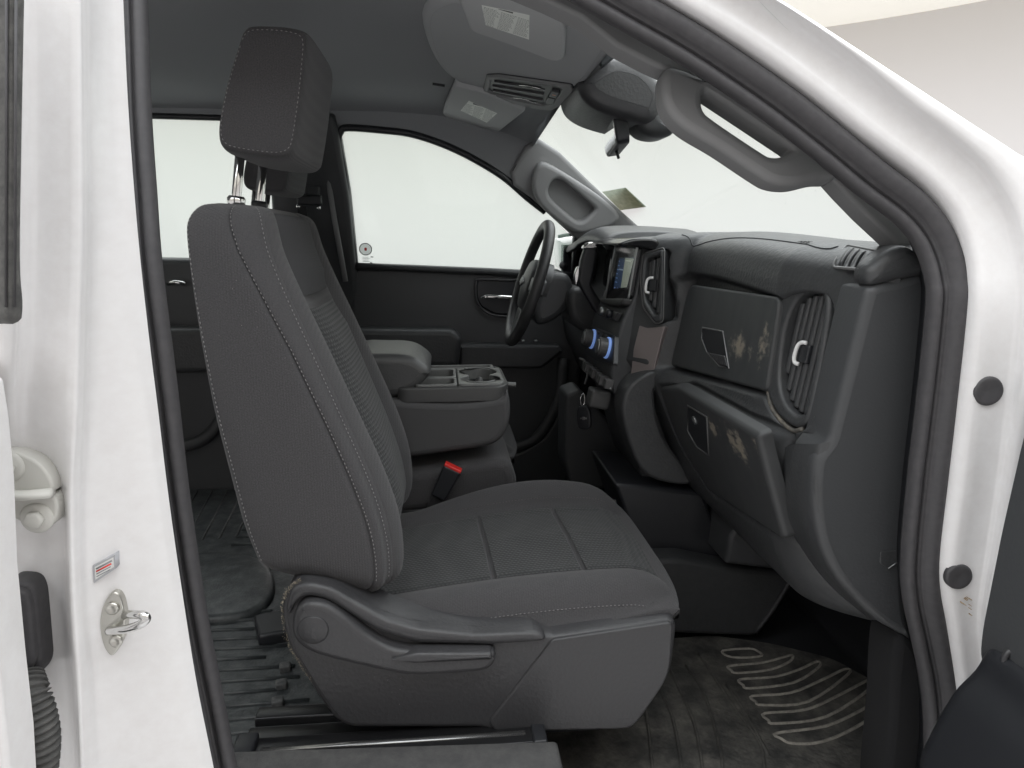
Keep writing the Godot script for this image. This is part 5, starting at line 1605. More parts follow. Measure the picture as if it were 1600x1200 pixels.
func seat_cushion(parent: Node, zc: float, detail: bool):
	var st := S()
	var xs := []
	for i in 30:
		xs.append(-0.15 + i * 0.016)
	for v in [0.064, 0.068, 0.0705, 0.0735, 0.076, 0.08, 0.219, 0.223, 0.226, 0.229, 0.232, 0.236, 0.335, 0.345, 0.355, 0.362, 0.369, 0.375, 0.380, 0.3835, 0.3855, 0.386]:
		xs.append(v)
	xs.sort()
	var zs := []
	for i in 81:
		zs.append(-1.0 + i / 40.0)
	var w := 0.25
	var secs := []
	for x in xs:
		var row := []
		var bow: float = 0.0
		var low: float = lerpf(0.262, 0.327, clampf((x + 0.05) / 0.40, 0, 1))
		row.append(Vector3(x, low, zc - w * 0.96))
		row.append(Vector3(x, low + 0.012, zc - w))
		for z in zs:
			var px: float = x - 0.020 * pow(absf(z), 4.0) * clampf((x - 0.2) / 0.18, 0, 1)
			row.append(Vector3(px, maxf(cushion_top(x, z), low + 0.019), zc + w * z * (1.0 - 0.02 * clampf((x - 0.25) / 0.13, 0, 1))))
		row.append(Vector3(x - 0.02 * clampf((x - 0.2) / 0.18, 0, 1), low + 0.018, zc + w * 1.002))
		row.append(Vector3(x - 0.02 * clampf((x - 0.2) / 0.18, 0, 1), low, zc + w * 0.985))
		secs.append(row)
	var lastr: Array = secs[-1]
	secs.append(lastr.map(func(p): return Vector3(p.x - 0.020, minf(p.y, 0.325), p.z)))
	loft(st, secs)
	var cu := put(st, "cushion", M.cloth, parent)
	if not detail:
		return
	# patterned insert laid between the bolsters, in three panels
	for pr in [[-0.14, 0.0665], [0.0775, 0.2215], [0.2325, 0.3855]]:
		st = S()
		var rows := []
		for i in 19:
			var x: float = lerpf(pr[0], pr[1], i / 18.0)
			var row := []
			for k in 33:
				var z: float = -0.555 + 1.11 * k / 32.0
				var xx: float = x + 0.012 * z
				var px: float = xx
				row.append(Vector3(px + 0.0012 * clampf((xx - 0.33) / 0.05, 0, 1), cushion_top(xx, z) + 0.0014, zc + w * z))
			rows.append(row)
		loft(st, rows)
		put(st, "seat_insert", M.cloth_insert, cu)
	st = S()
	var path := []
	for i in 60:
		var x: float = -0.06 + 0.435 * i / 59.0
		path.append(Vector3(x - 0.016 * clampf((x - 0.2) / 0.18, 0, 1), cushion_top(x, 0.93) + 0.0012, zc + w * 0.932))
	stitches(st, path, 0.0066, 0.0009)
	put(st, "stitching", M.thread, cu)
	st = S()
	path = []
	for i in 60:
		var x: float = -0.08 + 0.44 * i / 59.0
		path.append(Vector3(x, cushion_top(x, 0.575) + 0.002, zc + w * 0.575))
	tube(st, path, 0.0017, 6)
	put(st, "piping", M.cloth, cu)
	st = S()
	path = []
	for i in 60:
		var x: float = 0.0 + 0.34 * i / 59.0
		path.append(Vector3(x, cushion_top(x, -0.62) + 0.001, zc - w * 0.62))
	stitches(st, path, 0.0066, 0.0008)
	put(st, "stitching", M.thread_dark, cu)

func headrest(parent: Node, zc: float, dx: float, detail: bool):
	var side := [Vector2(-0.2803,1.1988),Vector2(-0.3022,1.1429),Vector2(-0.3167,1.0948),Vector2(-0.3217,1.0666),Vector2(-0.3185,1.0498),Vector2(-0.3047,1.0419),Vector2(-0.267,1.036),Vector2(-0.2323,1.0336),Vector2(-0.2154,1.0402),Vector2(-0.208,1.0565),Vector2(-0.194,1.1232),Vector2(-0.1856,1.1755),Vector2(-0.1822,1.2047),Vector2(-0.1887,1.2164),Vector2(-0.2186,1.2215),Vector2(-0.2584,1.2212),Vector2(-0.272,1.215)]
	var o := cr(side.map(func(p): return p + Vector2(dx, 0)), 4)
	var st := S()
	var c := Vector2.ZERO
	for p in o:
		c += p / o.size()
	var rings := []
	for k in range(-26, 27):                              # a cushion: the outline drawn in towards both flanks
		var t := k / 26.0
		var f := 1.0 - 0.30 * (1.0 - pow(maxf(0.0, 1.0 - pow(absf(t), 3.2)), 1.0 / 3.2))
		rings.append(o.map(func(p): return Vector3(c.x + (p.x - c.x) * f, c.y + (p.y - c.y) * f, zc + 0.132 * sin(t * PI * 0.5) / 1.0)))
	for k in 6:
		var f := 0.70 * (1.0 - (k + 1) / 7.0)
		var dz := 0.132 + 0.003 * (1.0 - f / 0.7)
		rings.append(o.map(func(p): return Vector3(c.x + (p.x - c.x) * f, c.y + (p.y - c.y) * f, zc + dz)))
		rings.push_front(o.map(func(p): return Vector3(c.x + (p.x - c.x) * f, c.y + (p.y - c.y) * f, zc - dz)))
	loft(st, rings, true, true)
	var h := put(st, "headrest", M.cloth, parent)
	var ts := 0.93
	var fs := 1.0 - 0.30 * (1.0 - pow(1.0 - pow(ts, 3.2), 1.0 / 3.2))
	var path := o.map(func(p): return Vector3(c.x + (p.x - c.x) * fs, c.y + (p.y - c.y) * fs, zc + 0.1325 * sin(ts * PI * 0.5)))
	if detail:
		st = S()
		path.append(path[0])
		stitches(st, path, 0.0066, 0.0008)
		put(st, "stitching", M.thread, h)
	for z in [-0.072, 0.072]:
		st = S()
		var b := Vector3(-0.3154,0.9771,0.4)
		var t := Vector3(-0.2995,1.0565,0.4)
		tube(st, [Vector3(b.x + dx - 0.004, b.y - 0.05, zc + z), Vector3(b.x + dx, b.y, zc + z), Vector3(t.x + dx, t.y + 0.02, zc + z)], 0.0075, 12)
		var p := put(st, "post", M.chrome, parent)
		if detail:
			st = S()
			lathe(st, [Vector2(0.013, -0.01), Vector2(0.014, 0.006), Vector2(0.011, 0.010), Vector2(0.008, 0.010)], Vector3(b.x + dx, b.y - 0.002, zc + z), Vector3(0.12, 0.99, 0).normalized(), 16)
			put(st, "post_guide", M.plastic_black if z < 0 else M.chrome, p)

func seats():
	var st: SurfaceTool
	var s := thing("bucket_seat", "charcoal cloth passenger seat with stitched seams, headrest and plastic side shield", "car seat", "front seats")
	seat_back(s, 0.40, true)
	headrest(s, 0.40, 0.0, true)
	seat_cushion(s, 0.40, true)
	# side shield
	st = S()
	var o := rp([Vector2(-0.2438,0.3833),Vector2(-0.2344,0.4163),Vector2(-0.2135,0.4324),Vector2(-0.171,0.4242),Vector2(-0.1442,0.4065),Vector2(-0.1036,0.3755),Vector2(-0.0572,0.353),Vector2(0.0384,0.3379),Vector2(0.1283,0.3359),Vector2(0.1541,0.3225),Vector2(0.349,0.3406),Vector2(0.3556,0.3304),Vector2(0.3505,0.2428),Vector2(0.3026,0.1627),Vector2(0.2874,0.1488),Vector2(0.0686,0.1597),Vector2(0.0486,0.1703),Vector2(-0.1542,0.1855),Vector2(-0.1773,0.2049),Vector2(-0.2116,0.2724),Vector2(-0.2363,0.3269)], [0.02, 0.03, 0.03, 0.03, 0.03, 0.04, 0.04, 0.02, 0.01, 0.01, 0.01, 0.01, 0.03, 0.02, 0.012, 0.01, 0.01, 0.02, 0.03, 0.03, 0.03])
	slab(st, o, 0.60, 0.672, 0.010)
	var sh := put(st, "side_shield", M.plastic_side, s)
	# rolled upper lip of the shield
	st = S()
	slab(st, rp([Vector2(-0.2333,0.4014),Vector2(-0.2235,0.428),Vector2(-0.2006,0.4358),Vector2(-0.1694,0.4273),Vector2(-0.1403,0.4055),Vector2(-0.0936,0.3723),Vector2(-0.0492,0.3552),Vector2(0.0399,0.3395),Vector2(0.1231,0.3389),Vector2(0.1446,0.3334),Vector2(0.1487,0.3224),Vector2(0.133,0.3202),Vector2(0.0571,0.3194),Vector2(-0.048,0.33),Vector2(-0.1036,0.3532),Vector2(-0.144,0.3833),Vector2(-0.1749,0.4074),Vector2(-0.2018,0.4149),Vector2(-0.2187,0.4037),Vector2(-0.2291,0.3809)], 0.012), 0.66, 0.684, 0.009)
	put(st, "shield_lip", M.plastic_side, sh)
	# step in the shield: its front part stands proud
	st = S()
	slab(st, rp([Vector2(0.1578,0.3192),Vector2(0.3474,0.3385),Vector2(0.3456,0.2445),Vector2(0.2977,0.1669),Vector2(0.2825,0.1553),Vector2(0.0725,0.1666),Vector2(0.0586,0.1823)], [0.006, 0.01, 0.03, 0.03, 0.02, 0.01, 0.01]), 0.662, 0.676, 0.0035)
	put(st, "shield_front", M.plastic_side, sh)
	# recline lever
	st = S()
	slab(st, rp([Vector2(-0.2253,0.3662),Vector2(-0.2188,0.3991),Vector2(-0.2001,0.4131),Vector2(-0.1751,0.4088),Vector2(-0.1516,0.3894),Vector2(-0.1121,0.3493),Vector2(-0.0804,0.3298),Vector2(-0.0478,0.3236),Vector2(0.0679,0.3165),Vector2(0.0717,0.3056),Vector2(0.0639,0.289),Vector2(0.0466,0.2837),Vector2(-0.0014,0.2826),Vector2(-0.0536,0.2829),Vector2(-0.0956,0.2941),Vector2(-0.1506,0.3123),Vector2(-0.1957,0.3286),Vector2(-0.2166,0.3453)], [0.02, 0.03, 0.02, 0.02, 0.03, 0.04, 0.03, 0.02, 0.006, 0.006, 0.01, 0.01, 0.02, 0.02, 0.03, 0.03, 0.03, 0.02]), 0.672, 0.697, 0.010)
	var lv := put(st, "recline_lever", M.plastic_side, s)
	st = S()
	slab(st, rp([Vector2(-0.0848,0.3176),Vector2(-0.0474,0.3267),Vector2(0.0634,0.3198),Vector2(0.0653,0.3082),Vector2(-0.0479,0.3091)], 0.004), 0.68, 0.7045, 0.006)
	put(st, "lever_grip", M.plastic_side, lv)
	st = S()
	var cc: Vector2 = ([Vector2(-0.1931,0.3691)])[0]
	lathe(st, [Vector2(0.0215, -0.004), Vector2(0.0215, 0.0006), Vector2(0.0200, 0.0016)], Vector3(cc.x, cc.y, 0.697), Vector3(0, 0, 1), 32)
	put(st, "pivot_cap", M.plastic_side, lv)
	st = S()
	tube(st, disc(cc, 0.0218, 32).map(func(p): return Vector3(p.x, p.y, 0.697)), 0.0007, 5, true)
	put(st, "cap_groove", M.plastic_black, lv)
	# structure below: rails
	st = S()
	box(st, Vector3(-0.322,0.1463,0.62) * Vector3(1, 1, 0) + Vector3(0, 0, 0.60), Vector3(0.2414,0.1298,0.62) * Vector3(1, 1, 0) + Vector3(0, 0, 0.64), 0.002)
	put(st, "rail", M.rail, s)
	st = S()
	box(st, Vector3(-0.33, 0.13, 0.20), Vector3(0.24, 0.16, 0.24), 0.002)
	put(st, "rail", M.rail, s)
	st = S()
	box(st, Vector3(-0.10, 0.15, 0.19), Vector3(0.33, 0.262, 0.60), 0.01)
	put(st, "seat_frame", M.plastic_black, s)
	# dust and crumbs caught along the shield's rear edge
	var rng := RandomNumberGenerator.new()
	rng.seed = 5
	st = S()
	var edge := cr([Vector3(-0.2148,0.4335,0.672),Vector3(-0.2337,0.4179,0.673),Vector3(-0.243,0.3849,0.673),Vector3(-0.2372,0.333,0.673),Vector3(-0.2232,0.3039,0.673),Vector3(-0.2075,0.2699,0.673)], 12, false)
	for i in 420:
		var q: Vector3 = edge[rng.randi_range(0, edge.size() - 1)] + Vector3(rng.randfn() * 0.0012 + 0.002, rng.randfn() * 0.002, rng.randf_range(-0.008, 0.001))
		obox(st, Transform3D(Basis(Vector3(rng.randf(), rng.randf(), rng.randf() + 0.1).normalized(), rng.randf() * 6.0), q), Vector3(rng.randf_range(0.0004, 0.0015), rng.randf_range(0.0004, 0.001), 0.0005), 0.0001)
	var dust := put(st, "dried_mud", M.mud, sh)
	dust.set_meta("kind", "stuff")
	# lint on the near flank and on the shield
	st = S()
	for i in 40:
		var q: Vector3
		if i < 30:
			q = Vector3(-0.3104,0.8292,0.652).lerp(Vector3(-0.203,0.4816,0.652), rng.randf()) + Vector3(rng.randf_range(0.0, 0.12), rng.randf_range(-0.06, 0.06), 0.0)
			q.z = 0.6535
		else:
			q = Vector3(-0.1722,0.296,0.674).lerp(Vector3(0.0367,0.1944,0.674), rng.randf()) + Vector3(rng.randf_range(-0.05, 0.05), rng.randf_range(-0.012, 0.02), 0.0)
			q.z = 0.6722
		obox(st, Transform3D(Basis(Vector3(0, 0, 1), rng.randf() * 6.0), q), Vector3(rng.randf_range(0.0005, 0.0013), rng.randf_range(0.0004, 0.0007), 0.0005), 0.0001)
	put(st, "lint", M.lint, s).set_meta("kind", "stuff")
	# driver seat
	var ds := thing("bucket_seat", "charcoal cloth driver seat mostly hidden behind the passenger seat", "car seat", "front seats")
	seat_back(ds, -0.42, false)
	headrest(ds, -0.42, 0.0, false)
	seat_cushion(ds, -0.42, false)
	ds.position.x = -0.18
	st = S()
	box(st, Vector3(-0.16, 0.02, -0.66), Vector3(0.34, 0.262, -0.18), 0.02)
	put(st, "seat_base", M.plastic_black, ds)
	# centre seat with the folded armrest console
	var cs := thing("centre_console", "fold-down centre armrest with grey cup holder tray over a small cushion", "console")
	st = S()
	slab(st, cr([Vector2(-0.1905,0.3851),Vector2(-0.1338,0.4098),Vector2(-0.0638,0.4134),Vector2(0.0924,0.4321),Vector2(0.1383,0.4307),Vector2(0.1555,0.4061),Vector2(0.1614,0.3727),Vector2(0.1498,0.3457),Vector2(0.0628,0.3337),Vector2(-0.0663,0.3204),Vector2(-0.1933,0.3179)], 4), -0.135, 0.135, 0.02, ID, 0.0, true, 5)
	put(st, "middle_cushion", M.cloth, cs)
	st = S()
	slab(st, rp([Vector2(-0.2075,0.327),Vector2(-0.0663,0.3261),Vector2(0.1503,0.3438),Vector2(0.159,0.325),Vector2(0.1503,0.1524),Vector2(-0.2002,0.1697)], 0.01), -0.13, 0.13, 0.01)
	put(st, "middle_base", M.plastic_black, cs)
	st = S()
	slab(st, cr([Vector2(-0.2092,0.5808),Vector2(-0.0732,0.5735),Vector2(0.0374,0.5681),Vector2(0.1216,0.5777),Vector2(0.1399,0.5917),Vector2(0.1469,0.5512),Vector2(0.1412,0.5105),Vector2(0.1212,0.4787),Vector2(0.0855,0.465),Vector2(0.0076,0.4555),Vector2(-0.0769,0.4463),Vector2(-0.2156,0.4419)], 4), -0.135, 0.135, 0.016, ID, 0.0, true, 5)
	put(st, "armrest_body", M.console_cloth, cs)
	# tray: plates pierced by the wells, over a dark floor
	var top := Vector3(0.0106,0.6029,0.1).y + 0.0005
	var T := Transform3D(Vector3(1, 0, 0), Vector3(0, 0, -1), Vector3(0, 1, 0), Vector3(0, top, 0))
	var rim_o := rp([Vector2(-0.10, -0.130), Vector2(0.132, -0.130), Vector2(0.146, -0.10), Vector2(0.146, 0.10), Vector2(0.128, 0.130), Vector2(-0.10, 0.130)], 0.02)
	st = S()
	ring_slab(st, rim_o, inset(ccw(rim_o), 0.010), -0.032, 0.0005, 0.006, T)
	var tray := put(st, "tray", M.tray_plastic, cs)
	st = S()
	slab(st, inset(ccw(rim_o), 0.008), -0.040, -0.030, 0.001, T)
	put(st, "tray_floor", M.plastic_black, tray)
	var eight := Array(Geometry2D.merge_polygons(PackedVector2Array(disc(Vector2(0.084, -0.062), 0.043, 32)), PackedVector2Array(disc(Vector2(0.084, 0.022), 0.043, 32)))[0])
	eight = Array(Geometry2D.merge_polygons(PackedVector2Array(eight), PackedVector2Array(rect(0.060, -0.05, 0.108, 0.02)))[0])
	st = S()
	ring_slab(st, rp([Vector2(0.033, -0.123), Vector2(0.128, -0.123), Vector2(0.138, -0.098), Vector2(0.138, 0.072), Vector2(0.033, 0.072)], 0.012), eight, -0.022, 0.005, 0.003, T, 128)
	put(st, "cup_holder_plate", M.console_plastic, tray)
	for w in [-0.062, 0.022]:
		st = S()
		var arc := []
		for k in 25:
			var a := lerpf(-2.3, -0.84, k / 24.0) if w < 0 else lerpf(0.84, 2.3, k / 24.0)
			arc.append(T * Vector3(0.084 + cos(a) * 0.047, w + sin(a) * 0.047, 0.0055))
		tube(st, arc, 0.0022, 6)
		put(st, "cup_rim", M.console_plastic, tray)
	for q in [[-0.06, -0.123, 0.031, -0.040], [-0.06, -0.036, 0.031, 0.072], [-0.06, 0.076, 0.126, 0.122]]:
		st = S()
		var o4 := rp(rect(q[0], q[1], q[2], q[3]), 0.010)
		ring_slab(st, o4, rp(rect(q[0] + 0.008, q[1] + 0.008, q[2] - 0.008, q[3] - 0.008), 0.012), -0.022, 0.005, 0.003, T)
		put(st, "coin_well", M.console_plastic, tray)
	st = S()
	lathe(st, [Vector2(0.013, -0.03), Vector2(0.011, -0.012), Vector2(0.007, -0.002), Vector2(0.001, 0.001)], T * Vector3(0.084, -0.02, 0.0), Vector3.UP, 14)
	put(st, "well_divider", M.tray_plastic, tray)
	# padded lid behind the tray
	st = S()
	slab(st, cr([Vector2(-0.2084,0.6671),Vector2(-0.1263,0.6756),Vector2(-0.0715,0.6705),Vector2(-0.0415,0.6531),Vector2(-0.028,0.6358),Vector2(-0.0339,0.6216),Vector2(-0.0739,0.5865),Vector2(-0.1298,0.5777),Vector2(-0.2126,0.5752)], 4), -0.125, 0.120, 0.02, ID, 0.0, true, 5)
	put(st, "lid", M.lid_skin, cs)
	st = S()
	slab(st, cr([Vector2(-0.1998,0.6465),Vector2(-0.1393,0.6533),Vector2(-0.0789,0.6446),Vector2(-0.0488,0.6285),Vector2(-0.037,0.6095),Vector2(-0.0798,0.615),Vector2(-0.2012,0.6125)], 4), -0.125, -0.02, 0.012, ID, 0.0, true, 4)
	put(st, "lid_rib", M.lid_skin, cs)
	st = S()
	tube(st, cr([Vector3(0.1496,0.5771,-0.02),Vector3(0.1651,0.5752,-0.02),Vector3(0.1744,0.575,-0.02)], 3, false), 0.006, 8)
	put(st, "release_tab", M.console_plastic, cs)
	# seat belt buckle
	var bk := thing("seat_belt_buckle", "black seat belt buckle with a red release button beside the passenger cushion", "buckle")
	var bf := Transform3D(Basis(Vector3(0.88, -0.44, 0.12).normalized(), Vector3(0.44, 0.89, 0.05).normalized(), Vector3(0, 0, 1)).orthonormalized(), Vector3(0.0021,0.3973,0.155))
	st = S()
	slab(st, rp([Vector2(-0.017, -0.040), Vector2(0.017, -0.040), Vector2(0.021, 0.036), Vector2(-0.021, 0.036)], 0.005), -0.013, 0.013, 0.005, bf, 0.0, true)
	put(st, "buckle_case", M.plastic_black, bk)
	st = S()
	slab(st, rp([Vector2(-0.020, 0.0335), Vector2(0.020, 0.0335), Vector2(0.020, 0.040), Vector2(-0.020, 0.040)], 0.002), -0.010, 0.0125, 0.002, bf, 0.0, true)
	put(st, "release_button", M.red, bk)
	st = S()
	slab(st, rect(-0.012, -0.085, 0.012, -0.036), -0.003, 0.003, 0.001, bf, 0.0, true)
	put(st, "stalk", M.webbing, bk)

# ---------------------------------------------------------------- floor mats, tunnel, sill trim
func flat(p: Array) -> Array:
	return p.map(func(q): return Vector2(q.x, -q.z))

func floors():
	var st: SurfaceTool
	var G := Transform3D(Vector3(1, 0, 0), Vector3(0, 0, -1), Vector3(0, 1, 0), Vector3.ZERO)
	# passenger foot mat
	var fm := thing("floor_mat", "dusty black rubber foot mat with curved ribs in front of the passenger seat", "floor mat", "rubber floor mats")
	st = S()
	slab(st, rp(flat([Vector3(0.4443,0,0.186),Vector3(0.6165,0,0.1784),Vector3(0.7373,0,0.223),Vector3(0.852,0,0.296),Vector3(0.8985,0,0.394),Vector3(0.8807,0,0.4853),Vector3(0.7996,0,0.6254),Vector3(0.6476,0,0.8621),Vector3(-0.0915,0,0.8814),Vector3(-0.1725,0,0.4461)]), 0.03), -0.010, 0.004, 0.003, G)
	put(st, "mat_sheet", M.mat_dusty, fm)
	for r in [[Vector3(0.6202,0.004,0.2467),Vector3(0.6812,0.004,0.245),Vector3(0.6971,0.004,0.2568),Vector3(0.6979,0.004,0.2746),Vector3(0.6591,0.004,0.2783),Vector3(0.6228,0.004,0.2697)], [Vector3(0.6111,0.004,0.3052),Vector3(0.6861,0.004,0.3006),Vector3(0.7401,0.004,0.2863),Vector3(0.7676,0.004,0.279),Vector3(0.7501,0.004,0.302),Vector3(0.6911,0.004,0.3273),Vector3(0.6174,0.004,0.3316),Vector3(0.6087,0.004,0.3215)], [Vector3(0.6149,0.004,0.3541),Vector3(0.6906,0.004,0.3526),Vector3(0.7585,0.004,0.3316),Vector3(0.8092,0.004,0.3079),Vector3(0.8049,0.004,0.3267),Vector3(0.7216,0.004,0.3758),Vector3(0.6221,0.004,0.3856),Vector3(0.6121,0.004,0.3738)], [Vector3(0.6166,0.004,0.4105),Vector3(0.6984,0.004,0.4081),Vector3(0.7891,0.004,0.3713),Vector3(0.8553,0.004,0.3411),Vector3(0.8519,0.004,0.3594),Vector3(0.7192,0.004,0.4391),Vector3(0.6248,0.004,0.4399),Vector3(0.6151,0.004,0.4288)], [Vector3(0.6173,0.004,0.4647),Vector3(0.7047,0.004,0.4616),Vector3(0.7959,0.004,0.424),Vector3(0.889,0.004,0.3812),Vector3(0.8853,0.004,0.4008),Vector3(0.7339,0.004,0.4858),Vector3(0.6248,0.004,0.4957),Vector3(0.6154,0.004,0.4855)], [Vector3(0.6147,0.004,0.522),Vector3(0.7166,0.004,0.5122),Vector3(0.8123,0.004,0.4742),Vector3(0.8989,0.004,0.4321),Vector3(0.894,0.004,0.4544),Vector3(0.7685,0.004,0.5228),Vector3(0.6838,0.004,0.5533),Vector3(0.6302,0.004,0.5514),Vector3(0.6157,0.004,0.5379)]]:
		st = S()
		tube(st, cr(r, 4), 0.0034, 6, true, 1.0)
		put(st, "curved_rib", M.mat_worn, fm)
	for r in [[Vector3(0.5608,0.004,0.2535),Vector3(0.5622,0.004,0.3489),Vector3(0.5648,0.004,0.4498),Vector3(0.569,0.004,0.5505),Vector3(0.5331,0.004,0.6489)], [Vector3(0.5172,0.004,0.2935),Vector3(0.52,0.004,0.3946),Vector3(0.4917,0.004,0.5513),Vector3(0.4614,0.004,0.6418)], [Vector3(0.4772,0.004,0.3014),Vector3(0.4683,0.004,0.4784),Vector3(0.431,0.004,0.6388)], [Vector3(0.4312,0.004,0.3315),Vector3(0.4325,0.004,0.456),Vector3(0.3963,0.004,0.6354)], [Vector3(0.3951,0.004,0.361),Vector3(0.3798,0.004,0.4696),Vector3(0.3442,0.004,0.6302)], [Vector3(0.5783,0.004,0.3682),Vector3(0.5794,0.004,0.4706),Vector3(0.5719,0.004,0.5758)]]:
		st = S()
		tube(st, cr(r, 4, false), 0.0045, 6, false, 0.8)
		put(st, "long_rib", M.mat_dusty, fm)
	# rear mat
	var rm := thing("floor_mat", "black ribbed rubber mat on the rear floor behind the passenger seat", "floor mat", "rubber floor mats")
	st = S()
	slab(st, rp(flat([Vector3(-1.2112,0.07,-0.8343),Vector3(-0.6059,0.07,-0.7486),Vector3(-0.3742,0.07,-0.0866),Vector3(-0.1934,0.07,0.2302),Vector3(-0.154,0.07,0.5855),Vector3(-0.3181,0.07,0.8315),Vector3(-0.5114,0.07,0.8123)]), 0.03), -0.07, 0.004, 0.003, Transform3D(G.basis, Vector3(0, 0.07, 0)))
	put(st, "mat_sheet", M.mat_black, rm)
	for k in 12:
		st = S()
		tube(st, [([Vector3(-0.6289,0.074,0.0869)])[0].lerp(([Vector3(-0.4129,0.074,0.5178)])[0], k / 11.0), ([Vector3(-0.4053,0.074,0.0946)])[0].lerp(([Vector3(-0.229,0.074,0.5111)])[0], k / 11.0) - Vector3((0.05 if k % 3 == 2 else 0.0), 0, 0)], 0.0052, 6, false, 0.9)
		put(st, "long_rib", M.mat_black, rm)
	for k in 7:
		st = S()
		tube(st, [([Vector3(-0.8331,0.074,-0.3195)])[0].lerp(([Vector3(-0.5585,0.074,-0.3456)])[0], k / 6.0), ([Vector3(-0.8937,0.074,-0.7534)])[0].lerp(([Vector3(-0.5892,0.074,-0.7233)])[0], k / 6.0)], 0.004, 6, false, 0.8)
		put(st, "cross_rib", M.mat_worn_dark, rm)
	for k in 4:
		st = S()
		var a: Vector3 = ([Vector3(-0.6021,0.074,-0.4449)])[0].lerp(([Vector3(-0.6019,0.074,-0.288)])[0], k / 3.0)
		tube(st, [a, a + Vector3(0.16, 0, 0)], 0.0055, 6)
		put(st, "short_rib", M.mat_black, rm)
	for q in [Vector3(-0.3256,0.074,0.3331),Vector3(-0.321,0.074,0.3897),Vector3(-0.3164,0.074,0.444)]:
		st = S()
		obox(st, Transform3D(Basis(Vector3.UP, 0.2), q + Vector3(0, 0.006, 0)), Vector3(0.022, 0.016, 0.020), 0.004)
		put(st, "mat_cleat", M.mat_worn_dark, rm)
	# the moulded hump between the two halves of the mat and the dark pocket beside it
	st = S()
	slab(st, cr(flat([Vector3(-0.7585,0.075,-0.1881),Vector3(-0.6378,0.075,-0.2231),Vector3(-0.4876,0.075,-0.1613),Vector3(-0.4182,0.075,0.0034),Vector3(-0.4367,0.075,0.1133),Vector3(-0.5274,0.075,0.1404),Vector3(-0.6346,0.075,0.1022)]), 4), 0.0, 0.022, 0.018, Transform3D(G.basis, Vector3(0, 0.07, 0)), 0.008)
	put(st, "mat_hump", M.mat_black, rm)
	st = S()
	slab(st, rp(flat([Vector3(-0.4318,0.09,0.1514),Vector3(-0.3586,0.09,0.1279),Vector3(-0.3255,0.09,0.2252),Vector3(-0.3986,0.09,0.2429)]), 0.01), 0.0, 0.03, 0.008, Transform3D(G.basis, Vector3(0, 0.07, 0)))
	put(st, "mat_pocket", M.plastic_black, rm)
	# tunnel trim and the duct cover above it
	var tn := thing("tunnel_trim", "dark grey plastic tunnel panel under the middle of the dashboard", "panel")
	st = S()
	slab(st, rp([Vector2(0.4353,0.2121),Vector2(0.5277,0.2109),Vector2(0.6395,0.1836),Vector2(0.8074,0.1612),Vector2(0.8021,0.1308),Vector2(0.7565,0.0549),Vector2(0.7179,0.0042),Vector2(0.6268,0.0129),Vector2(0.442,0.032)], 0.012), 0.02, 0.20, 0.012)
	put(st, "tunnel_panel", M.plastic, tn)
	st = S()
	tube(st, cr([Vector3(0.8008,0.16,0.2),Vector3(0.7818,0.1273,0.2),Vector3(0.7507,0.069,0.2),Vector3(0.7156,0.017,0.2)], 4, false), 0.006, 8)
	put(st, "panel_edge", M.plastic_side, tn)
	st = S()
	slab(st, rp([Vector2(0.6128,0.2152),Vector2(0.6176,0.2786),Vector2(0.646,0.3342),Vector2(0.7044,0.3319),Vector2(0.7832,0.1994),Vector2(0.7797,0.1872)], 0.008), 0.05, 0.245, 0.01)
	put(st, "duct_cover", M.plastic_dark, tn)
	st = S()
	slab(st, rp([Vector2(0.3837,0.3743),Vector2(0.5961,0.3435),Vector2(0.651,0.198),Vector2(0.6531,0.1654),Vector2(0.4502,0.1879)], 0.01), -0.12, 0.14, 0.01)
	put(st, "tunnel_box", M.plastic_black, tn)
	# sill trim and seat track cover
	var sl := thing("sill_trim", "grey scuffed plastic sill plate below the passenger seat rail", "sill plate")
	st = S()
	var a := Vector3(-0.3012,0.2009,0.73)
	var b := Vector3(0.1562,0.1808,0.73)
	slab(st, rp([Vector2(a.x - 0.02, 0.05), Vector2(b.x + 0.006, 0.05), Vector2(b.x + 0.004, b.y), Vector2(a.x - 0.02, a.y)], 0.008), 0.725, 0.80, 0.008)
	put(st, "scuff_plate", M.scuffed, sl)
	st = S()
	a = Vector3(-0.311,0.1775,0.7)
	b = Vector3(0.1354,0.1598,0.7)
	box(st, Vector3(a.x, a.y - 0.01, 0.66), Vector3(b.x, b.y + 0.012, 0.71), 0.003)
	var tc := put(st, "track_cover", M.rail, sl)
	st = S()
	tube(st, [Vector3(a.x + 0.03, b.y + 0.0125, 0.69), Vector3(b.x - 0.02, b.y + 0.0125, 0.69)], 0.0035, 8, false, 1.6)
	put(st, "track_slide", M.track_metal, tc)
	st = S()
	box(st, Vector3(a.x + 0.01, b.y + 0.018, 0.615), Vector3(b.x + 0.05, b.y + 0.034, 0.645), 0.003)
	put(st, "upper_rail", M.rail, tc)
	st = S()
	box(st, Vector3(a.x - 0.012, a.y - 0.014, 0.655), Vector3(a.x + 0.02, b.y + 0.020, 0.715), 0.004)
	put(st, "track_end", M.plastic_black, sl)
	st = S()
	box(st, Vector3(b.x - 0.01, b.y - 0.02, 0.655), Vector3(b.x + 0.012, b.y + 0.016, 0.715), 0.004)
	put(st, "track_end", M.plastic_black, sl)
	# lower kick panel inside the front of the doorway
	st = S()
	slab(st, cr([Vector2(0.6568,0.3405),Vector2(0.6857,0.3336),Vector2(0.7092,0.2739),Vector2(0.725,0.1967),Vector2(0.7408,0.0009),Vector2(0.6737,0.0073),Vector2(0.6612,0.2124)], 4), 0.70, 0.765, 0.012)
	put(st, "kick_panel", M.shaded_carpet, cab)

